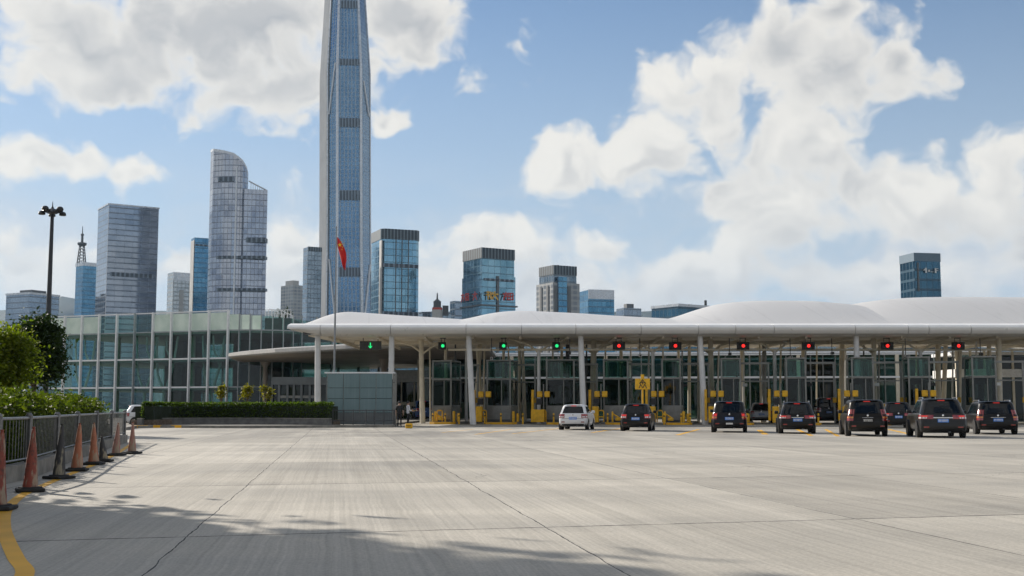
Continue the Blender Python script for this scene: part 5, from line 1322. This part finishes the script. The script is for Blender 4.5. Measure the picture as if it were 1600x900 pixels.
def car(label, px, py, head, kind, pm, wd, ht, lg, plate, lamp, lit=True, strip=None, name='car', cat='car', rails=False, group='cars queueing at the gates', extra=None):
    g_ = ground_at(px, py); root = thing(name, label, cat, (g_.x, g_.y, .004), R(-head), group)
    hw = wd / 2; H = ht; belt = {'hatch': .95, 'van': 1.04, 'suv': 1.03, 'mpv': 1.0}[kind] * (H / {'hatch': 1.5, 'van': 1.68, 'suv': 1.7, 'mpv': 1.66}[kind])
    rk = {'hatch': .34, 'van': .22, 'suv': .42, 'mpv': .26}[kind]     # how far the tail glass leans in
    th = {'hatch': .165, 'van': .12, 'suv': .19, 'mpv': .14}[kind]    # tumblehome
    ws = {'hatch': 1.0, 'van': .75, 'suv': 1.15, 'mpv': .85}[kind]
    lv = [(.22, .22, lg - .3, hw - .16, .12), (.27, .10, lg - .12, hw - .05, .16), (.40, .015, lg - .03, hw - .012, .20), (.56, 0, lg, hw, .22), (.66, .03, lg - .02, hw, .22),
          (belt * .80, .045, lg - .10, hw - .005, .22), (belt - .05, .075, lg - .28, hw - .015, .22), (belt, .095, lg - .42, hw - .03, .22),
          (belt + .012, .11, lg - ws - .25, hw - .05, .22), (H - .16, .11 + rk * .78, lg - ws - .95, hw - th, .22), (H - .055, .11 + rk, lg - ws - 1.12, hw - th - .04, .24),
          (H - .012, .11 + rk + .12, lg - ws - 1.35, hw - th - .14, .26), (H, .11 + rk + .4, lg - ws - 1.7, hw - th - .34, .22)]
    B = Body(lv); B.build(pm, root)
    gz0, gz1 = belt + .035, H - .12
    # tail glass wraps a little into the corners
    mb = MB(); zs = np.linspace(gz0, gz1, 4)
    B.patch(zs, [0, .5, 1.0, 1.22], .008, 1, mb); B.patch(zs, [0, .5, 1.0, 1.22], .008, -1, mb); mb.build('rear_window', M['car_glass'], root, True)
    # side glass: rear quarter, rear door, front door
    y0, y1, _, rc = B.par(gz0); yr1 = B.par(gz1)
    gl = (y1 - y0 - 2 * rc)
    for sd in (-1, 1):
        for a, b_ in ((.05, .26), (.29, .57), (.60, .93)):
            def ts(z, a=a, b_=b_):
                Y0, Y1, _, RC = B.par(z); n_ = Y1 - Y0 - RC * 2.1
                ya = max(RC * .1, .16 * n_ * 0 + a * n_); yb = b_ * n_
                return [2 + ya, 2 + (ya + yb) / 2, 2 + yb]
            B.patch(np.linspace(gz0, gz1, 3), ts, .008, sd).build('side_window', M['car_glass'], root)
        # door mirror
        my = y1 - .25; q = MB().bev((sd * (hw + .07), my, belt + .10), (.20, .12, .17), .04); q.box((sd * (hw - .02), my + .03, belt + .05), (.1, .05, .04)); q.build('door_mirror', pm if pm == M['p_white'] else M['black'], root)
    q = MB()     # door gaps and bumper line
    for sd in (-1, 1):
        for f in (.30, .60): B.patch([.36, belt * .8, belt], lambda z, f=f: [2 + f * (B.par(z)[1] - B.par(z)[0] - .5), 2 + f * (B.par(z)[1] - B.par(z)[0] - .5) + .012], .002, sd, q)
    B.patch([.655, .672], [0, .5, 1, 1.5, 2, 2.4], .003, 1, q); B.patch([.655, .672], [0, .5, 1, 1.5, 2, 2.4], .003, -1, q)
    q.build('panel_gap', M['black'], root)
    q = MB(); B.patch([.235, .27, .36], [0, .5, 1, 1.4, 1.8, 2.0], .006, 1, q); B.patch([.235, .27, .36], [0, .5, 1, 1.4, 1.8, 2.0], .006, -1, q); q.build('lower_bumper', M['black'], root, True)
    # lamps
    tz0, tz1, tw = {'tall': (belt * .68, belt + .02, .97), 'wide': (belt * .79, belt - .04, .52), 'mid': (belt * .74, belt - .01, .82), 'high': (belt * .70, belt + .22, .96)}[lamp]
    for sd in (-1, 1):
        zs = np.linspace(tz0, tz1, 4); o_ = B.patch(zs, [tw, 1.0, 1.35, 1.7, 2.0, 2.0 + .10], .014, sd).build('tail_lamp', M['tail_red'], root, True)
        zm = tz0 + (tz1 - tz0) * .30
        B.patch([zm - .035, zm + .035], [max(tw, .9), 1.2, 1.6, 1.9], .018, sd).build('indicator', M['tail_amber' if lamp in ('tall', 'high') else 'tail_clear'], o_, True)
        if lit: B.patch([tz0 + (tz1 - tz0) * .5, tz0 + (tz1 - tz0) * .85], [max(tw, .86), 1.05, 1.4], .018, sd).build('brake_light', M['brake_lit'], o_, True)
        B.patch([.44, .50], [.78, .95, 1.15], .010, sd).build('reflector', M['tail_red'], root)
    yb = B.par(H - .075)[0]
    MB().box((0, yb - .015, H - .085), (.30, .03, .035)).build('brake_light', M['brake_lit'], root)
    q = MB(); y_s = B.par(H - .05)[0]; q.bev((0, y_s - .02, H - .045), (2 * (hw - th - .26), .16, .03), .012); q.build('roof_spoiler', pm, root)
    pz = belt * .72 if plate != 'white_low' else .5
    yp = B.par(pz)[0] - .012
    MB().bev((0, yp, pz), (.46, .018, .15), .005).build('number_plate', M['plate_black'] if plate == 'black' else M['plate_blue'], root)
    pl_ = root.children[-1]; q = MB(); plate_marks(q, (0, yp - .010, pz), .40, .085, label); q.build('characters', M['plate_white'], pl_)
    bz = belt - .06; q = MB().lathe([(.05, -.01), (.045, -.02), (.02, -.024)], (0, B.par(bz)[0], bz), 14, 'Y'); q.build('badge', M['chrome'], root, True)
    if strip: sw, sh = strip; MB().bev((0, B.par(belt * .84)[0] - .008, belt * .845), (sw, .03, sh), .008).build('chrome_strip', M['chrome'], root)
    MB().bev((.25, .06, .25), (.12, .2, .07), .02).build('exhaust', M['steel_dark'], root)
    w_ = MB(); yw = B.par(gz0 + .03)[0]; w_.tube([(0, yw - .02, gz0 + .0), (.12, yw + .0, gz0 + .06), (.34, yw + .03, gz0 + .09)], .012, 6); w_.build('rear_wiper', M['black'], root)
    if rails:
        for sd in (-1, 1): q = MB(); x = sd * (hw - th - .08); q.tube([(x, .75, H - .03), (x, .85, H + .045), (x, lg - ws - 1.6, H + .045), (x, lg - ws - 1.45, H - .03)], .022, 8); q.build('roof_rail', M['chrome'], root, True)
    r_ = {'hatch': .30, 'van': .32, 'suv': .35, 'mpv': .33}[kind]
    for sd in (-1, 1):
        for yy in (.78, lg - .85):
            MB().lathe([(r_ + .06, -.12), (r_ + .06, .06)], (sd * (hw - .055), yy, r_ + .01), 22, 'X').build('wheel_arch', M['black'], root)
            wheel(root, sd * (hw - .10 + .012), yy, r_, sd, M['rim'])
    MB().box((0, lg / 2, .27), (wd - .5, lg - .7, .12)).build('underbody', M['black'], root)
    if extra: extra(root, B)
    return root
def step_plate(root, B): MB().bev((0, B.par(.5)[0] - .012, .47), (.36, .02, .09), .006).build('bumper_plate', M['white_paint'], root)
car('white hatchback with blue plate, the only white car at the gates', 895, 672, 11, 'hatch', M['p_white'], 1.68, 1.50, 4.0, 'blue', 'mid', False)
car('black hatchback beside the yellow person sign', 993, 674, 11, 'hatch', M['p_black'], 1.66, 1.53, 4.0, 'blue', 'mid')
car('tall black van with white bumper plate, in the middle lane', 1140, 676, 10.5, 'van', M['p_navy'], 1.80, 1.66, 4.5, 'blue', 'tall', name='van', cat='van', extra=step_plate)
car('black wagon with wide chrome strip above its blue plate', 1247, 678, 10.5, 'suv', M['p_black'], 1.78, 1.60, 4.5, 'blue', 'wide', True, (.62, .035), rails=True)
car('black people carrier with dark plate and amber tall lamps', 1357, 682, 10.5, 'mpv', M['p_brown'], 1.80, 1.69, 4.6, 'black', 'high', False, (.5, .02))
car('dark SUV farther ahead between the people carrier and the grey SUV', 1405, 669.5, 11, 'suv', M['p_black'], 1.84, 1.66, 4.5, 'blue', 'wide')
car('largest dark grey SUV with broad chrome strip and red wide lamps', 1475, 684.5, 11, 'suv', M['p_grey'], 1.98, 1.72, 4.7, 'blue', 'wide', True, (.82, .05), rails=True, name='suv', cat='suv')
car('rightmost black people carrier with thin chrome strip, at the picture edge', 1561, 679, 11, 'mpv', M['p_black'], 1.92, 1.64, 4.6, 'blue', 'high', False, (.7, .025), rails=True)
# other traffic beyond the booths and on the service road
def far_car(label, px, D, head, kind, pm, wd, ht, lg): 
    py = 636 + F * CAMH / D; car(label, px, py, head, kind, pm, wd, ht, lg, 'blue', 'mid', False, group='vehicles beyond the gates')
far_car('silver car passing beyond the hedge at left', 192, 84, 70, 'hatch', M['p_white'], 1.7, 1.5, 4.2)
far_car('blue van standing beyond the gap left of the first booth', 663, 122, -8, 'van', M['p_blue'], 1.9, 2.0, 4.8)
far_car('silver car waiting beyond the booths between van and wagon', 1190, 100, 11, 'suv', M['p_silver'], 1.85, 1.7, 4.5)
far_car('dark tall vehicle beyond the booths left of the people carrier', 1296, 97, 11, 'van', M['p_black'], 2.0, 2.1, 4.8)

# =================================================================== CONES
def cone_mat(name, base, dirt, amt):
    m, t, o = mat(name); k = t.ramp(t.noise(t.obj(), 5.5, 6.0, 0.7), amt, amt + .22); k2 = t.ramp(t.noise(t.vm('MULTIPLY', t.obj(), (9, 9, 2.5)), 1.0, 5.0), .50, .62)
    c = t.mix(k, base, dirt); c = t.mix(t.m('MULTIPLY', k2, .75), c, (0.34, 0.30, 0.22)); pbsdf(t, o, Base_Color=c, Roughness=0.75); return m
CM = {'red': cone_mat('cone_faded_red', (0.24, 0.055, 0.035), (0.07, 0.04, 0.035), .47), 'orange': cone_mat('cone_orange', (0.40, 0.15, 0.085), (0.16, 0.085, 0.06), .5), 'pink': cone_mat('cone_faded_pink', (0.33, 0.17, 0.14), (0.20, 0.11, 0.09), .5), 'black': cone_mat('cone_black', (0.045, 0.045, 0.048), (0.09, 0.085, 0.08), .55)}
cones = [(-5, 797, 'red', 1.0, 'faded red traffic cone cut by the left picture edge'), (47, 768, 'red', .98, 'tall dirty red traffic cone with pale blotches, nearest whole one'), (92, 748, 'black', .98, 'black traffic cone between two reddish cones'),
         (120, 736, 'orange', .96, 'orange traffic cone right of the black cone'), (146, 726, 'orange', .93, 'orange traffic cone, fifth from the left edge'), (161, 721.5, 'black', .62, 'low black cone behind the orange cones'), (181, 712, 'pink', .86, 'faded pink cone close to the far end of the railing'), (206, 709, 'pink', .86, 'last faded cone standing alone past the railing end')]
tilt = random.Random(5)
for px, py, cm, h, lab in cones:
    g_ = ground_at(px, py, .008); r_ = thing('traffic_cone', lab, 'traffic cone', (g_.x, g_.y, .009), tilt.uniform(-.5, .5), 'traffic cones along the yellow line'); r_.scale = (.94, .94, 1.0)
    q = MB().bev((0, 0, .028), (.46, .46, .055), .02); q.lathe([(.20, .05), (.19, .075)], (0, 0, 0), 20); q.build('base', M['rubber'], r_)
    dxt, dyt = tilt.uniform(-.045, .045), tilt.uniform(-.04, .04); rows = []
    for f in np.linspace(0, 1, 9):
        rad_ = .128 * (1 - f) + .032 * f + (.004 * math.sin(f * 9 + px)); rows.append([(dxt * f + rad_ * math.cos(2 * math.pi * k / 20), dyt * f + rad_ * math.sin(2 * math.pi * k / 20), .076 + (h - .076) * f) for k in range(20)])
    rows.append([(dxt + .018 * math.cos(2 * math.pi * k / 20), dyt + .018 * math.sin(2 * math.pi * k / 20), h + .012) for k in range(20)])
    MB().rings(rows).build('body', CM[cm], r_, True)
    q = MB(); q.cyl((dxt, dyt, h + .01), (dxt, dyt, h + .045), .022, .028, 10); q.build('tip', M['black'] if cm == 'black' else CM['red'], r_)

# =================================================================== PEOPLE
def skin_mesh(name, joints, edges, mats, paintf):
    me = bpy.data.meshes.new('tmp'); me.from_pydata([j[:3] for j in joints], edges, []); o = bpy.data.objects.new('tmp', me); COL.objects.link(o)
    md = o.modifiers.new('s', 'SKIN'); md.use_smooth_shade = True
    for v, j in zip(me.skin_vertices[0].data, joints): v.radius = (j[3], j[4] if len(j) > 4 else j[3])
    me.skin_vertices[0].data[0].use_root = True
    sb = o.modifiers.new('u', 'SUBSURF'); sb.levels = sb.render_levels = 1
    bpy.context.view_layer.update(); dg = bpy.context.evaluated_depsgraph_get(); ev = bpy.data.meshes.new_from_object(o.evaluated_get(dg)); bpy.data.objects.remove(o)
    ev.name = name; ev.materials.clear()
    for m_ in mats: ev.materials.append(m_)
    for p in ev.polygons: p.material_index = paintf(p.center); p.use_smooth = True
    r_ = bpy.data.objects.new(name, ev); COL.objects.link(r_); return r_
M['skin'] = plain('skin', (0.42, 0.26, 0.19), 0.55); M['hair'] = plain('hair', (0.012, 0.011, 0.010), 0.5); M['cloth_black'] = plain('cloth_black', (0.014, 0.014, 0.016), 0.8); M['cloth_white'] = plain('cloth_white', (0.66, 0.67, 0.70), 0.8); M['shoe'] = plain('shoe', (0.01, 0.01, 0.01), 0.5)
def person(label, px, py, rz, shirt, trousers, reach, D=None):
    g_ = ground_at(px, py) if D is None else Vector((at(px, 640, D).x, D, 0)); root = thing('person', label, 'person', (g_.x, g_.y, .005 if D is None else .16), rz, None)
    h = 1.72
    J = [(0, 0, .95, .14, .105), (0, .01, 1.12, .135, .10), (0, .02, 1.30, .165, .11), (0, .01, 1.43, .12, .085), (0, .0, 1.50, .055, .055), (0, -.02, 1.57, .075, .085), (0, -.015, 1.65, .078, .095), (0, 0, 1.71, .05, .06)]
    E = [(i, i + 1) for i in range(7)]
    def chain(start, pts_):
        last = start
        for p in pts_: J.append(p); E.append((last, len(J) - 1)); last = len(J) - 1
        return last
    for s in (-1, 1):
        chain(0, [(s * .095, 0, .88, .088), (s * .10, -.01, .50, .060), (s * .105, .015, .27, .055), (s * .105, .03, .09, .040), (s * .115, -.10, .045, .035), (s * .12, -.17, .035, .026)])
        if reach and s > 0: hand = [(s * .19, 0, 1.40, .055), (s * .25, -.06, 1.15, .043), (s * .18, -.28, 1.14, .034), (s * .15, -.34, 1.15, .026)]; fd = Vector((-.2, -1, -.1))
        elif reach: hand = [(s * .19, 0, 1.40, .055), (s * .25, -.03, 1.13, .043), (s * .16, -.25, 1.06, .034), (s * .13, -.31, 1.06, .026)]; fd = Vector((.2, -1, .1))
        else: hand = [(s * .19, 0, 1.40, .055), (s * .24, .01, 1.13, .043), (s * .25, -.03, .90, .033), (s * .25, -.045, .83, .026)]; fd = Vector((0, -.25, -1))
        e = chain(3, hand); fd.normalize(); sidev = fd.cross(Vector((s, 0, 0))).normalized(); b = Vector(J[e][:3])
        for k, L in enumerate((.065, .078, .083, .075)):
            o_ = sidev * (.024 * (k - 1.5)); chain(e, [tuple(b + o_ + fd * .035) + (.010,), tuple(b + o_ + fd * (.035 + L * .6) + Vector((-s * .012, 0, 0))) + (.009,), tuple(b + o_ + fd * (.035 + L) + Vector((-s * .03, 0, 0))) + (.007,)])
        chain(e - 0, [tuple(b + sidev * -.035 + fd * .01) + (.010,), tuple(b + sidev * -.05 + fd * .05) + (.008,)])
    J.append((0, -.115, 1.615, .014)); E.append((5, len(J) - 1))       # nose
    for s in (-1, 1): J.append((s * .088, .0, 1.61, .016)); E.append((5, len(J) - 1))   # ears
    def paintf(c):
        if c.z > 1.475: return 0
        arm = abs(c.x) > .17
        if c.z < .075 and c.y < .09: return 3
        if arm or (reach and c.y < -.13 and c.z > .9): 
            return 0 if (c.z < 1.12 and not reach) or (reach and c.y < -.20) else 1
        return 1 if c.z > .93 else 2
    b_ = skin_mesh('body', J, E, [M['skin'], shirt, trousers, M['shoe']], paintf); b_.parent = root
    q = MB(); q.lathe([(.098, 1.60), (.104, 1.66), (.088, 1.725), (.045, 1.752), (.01, 1.757)], (0, .012, 0), 14); q.build('hair', M['hair'], root, True)
    for s in (-1, 1): MB().lathe([(.012, -.004), (.010, .0), (.002, .003)], (s * .034, -.098, 1.635), 8, 'Y').build('eye', M['black'], root)
    MB().box((0, -.100, 1.565), (.045, .012, .010)).build('mouth', plain('lips', (0.30, 0.12, 0.10), .5), root)
    return root
person('person in dark uniform standing with back turned by the screen wall', 624, 667.5, math.pi * .96, M['cloth_black'], M['cloth_black'], False)
person('person in white shirt and dark trousers holding a yellow pad', 637.5, 667, math.pi * .62, M['cloth_white'], M['cloth_black'], True)
hd = ground_at(637.5, 667); rz = math.pi * .62
off = Matrix.Rotation(rz, 3, 'Z') @ Vector((0.0, -.40, 0))
pad = thing('clipboard', 'yellow pad held by the person in the white shirt', 'clipboard', (hd.x + off.x, hd.y + off.y, 1.10), rz); MB().bev((0, 0, .01), (.24, .32, .02), .005).build('board', M['yellow'], pad); MB().bev((0, .13, .026), (.1, .04, .012), .003).build('clip', M['steel'], pad)
person('person standing inside behind the bars of the leftmost booth', 716, 0, math.pi * .1, M['cloth_black'], M['cloth_black'], False, 103)
# kerb block and low yellow wheel block by the two people
g_ = ground_at(639, 669.5); wb = thing('wheel_block', 'small yellow block on the ground at the feet of the person in white', 'kerb block', (g_.x, g_.y, .005)); MB().bev((0, 0, .16), (.45, .35, .32), .07).build('block', M['yellow'], wb); MB().box((0, -.18, .16), (.30, .02, .05)).build('stripe', M['black'], wb)
# dark barrier fence before the screen wall
D = 81.5; b0 = at(564, 640, D); O = Vector((b0.x, D, 0)); bf = thing('barrier_fence', 'dark pipe barrier in front of the teal screen wall', 'barrier', (O.x, O.y, .15))
xs_ = [at(p, 640, D).x - O.x for p in (520, 537, 552, 572, 585, 600, 616)]
for x in xs_: MB().cyl((x, 0, 0), (x, 0, 1.03), .035, .035, 8).build('post', M['steel_dark'], bf)
for z in (.28, .98):
    MB().cyl((xs_[0], 0, z), (xs_[-1], 0, z), .03, .03, 8).build('rail', M['steel_dark'], bf)
q = MB()
for i in range(34):
    x = xs_[0] + (xs_[-1] - xs_[0]) * (i + .5) / 34; q.cyl((x, 0, .28), (x, 0, .98), .008, .008, 5)
q.build('balusters', M['steel_dark'], bf)

# =================================================================== HAZE
hz = bpy.data.materials.new('haze_air'); hz.use_nodes = True; t = NT(hz.node_tree); t.n.clear()
vo = t.n.new('ShaderNodeVolumePrincipled'); vo.inputs['Color'].default_value = (0.50, 0.73, 1.0, 1); vo.inputs['Density'].default_value = 4.5e-5; vo.inputs['Anisotropy'].default_value = 0.2
oo = t.n.new('ShaderNodeOutputMaterial'); t.l.new(vo.outputs[0], oo.inputs['Volume'])
hazebox = MB().box((0, 3250, 349), (13400, 7400, 702)).build('haze', hz); hazebox['kind'] = 'stuff'
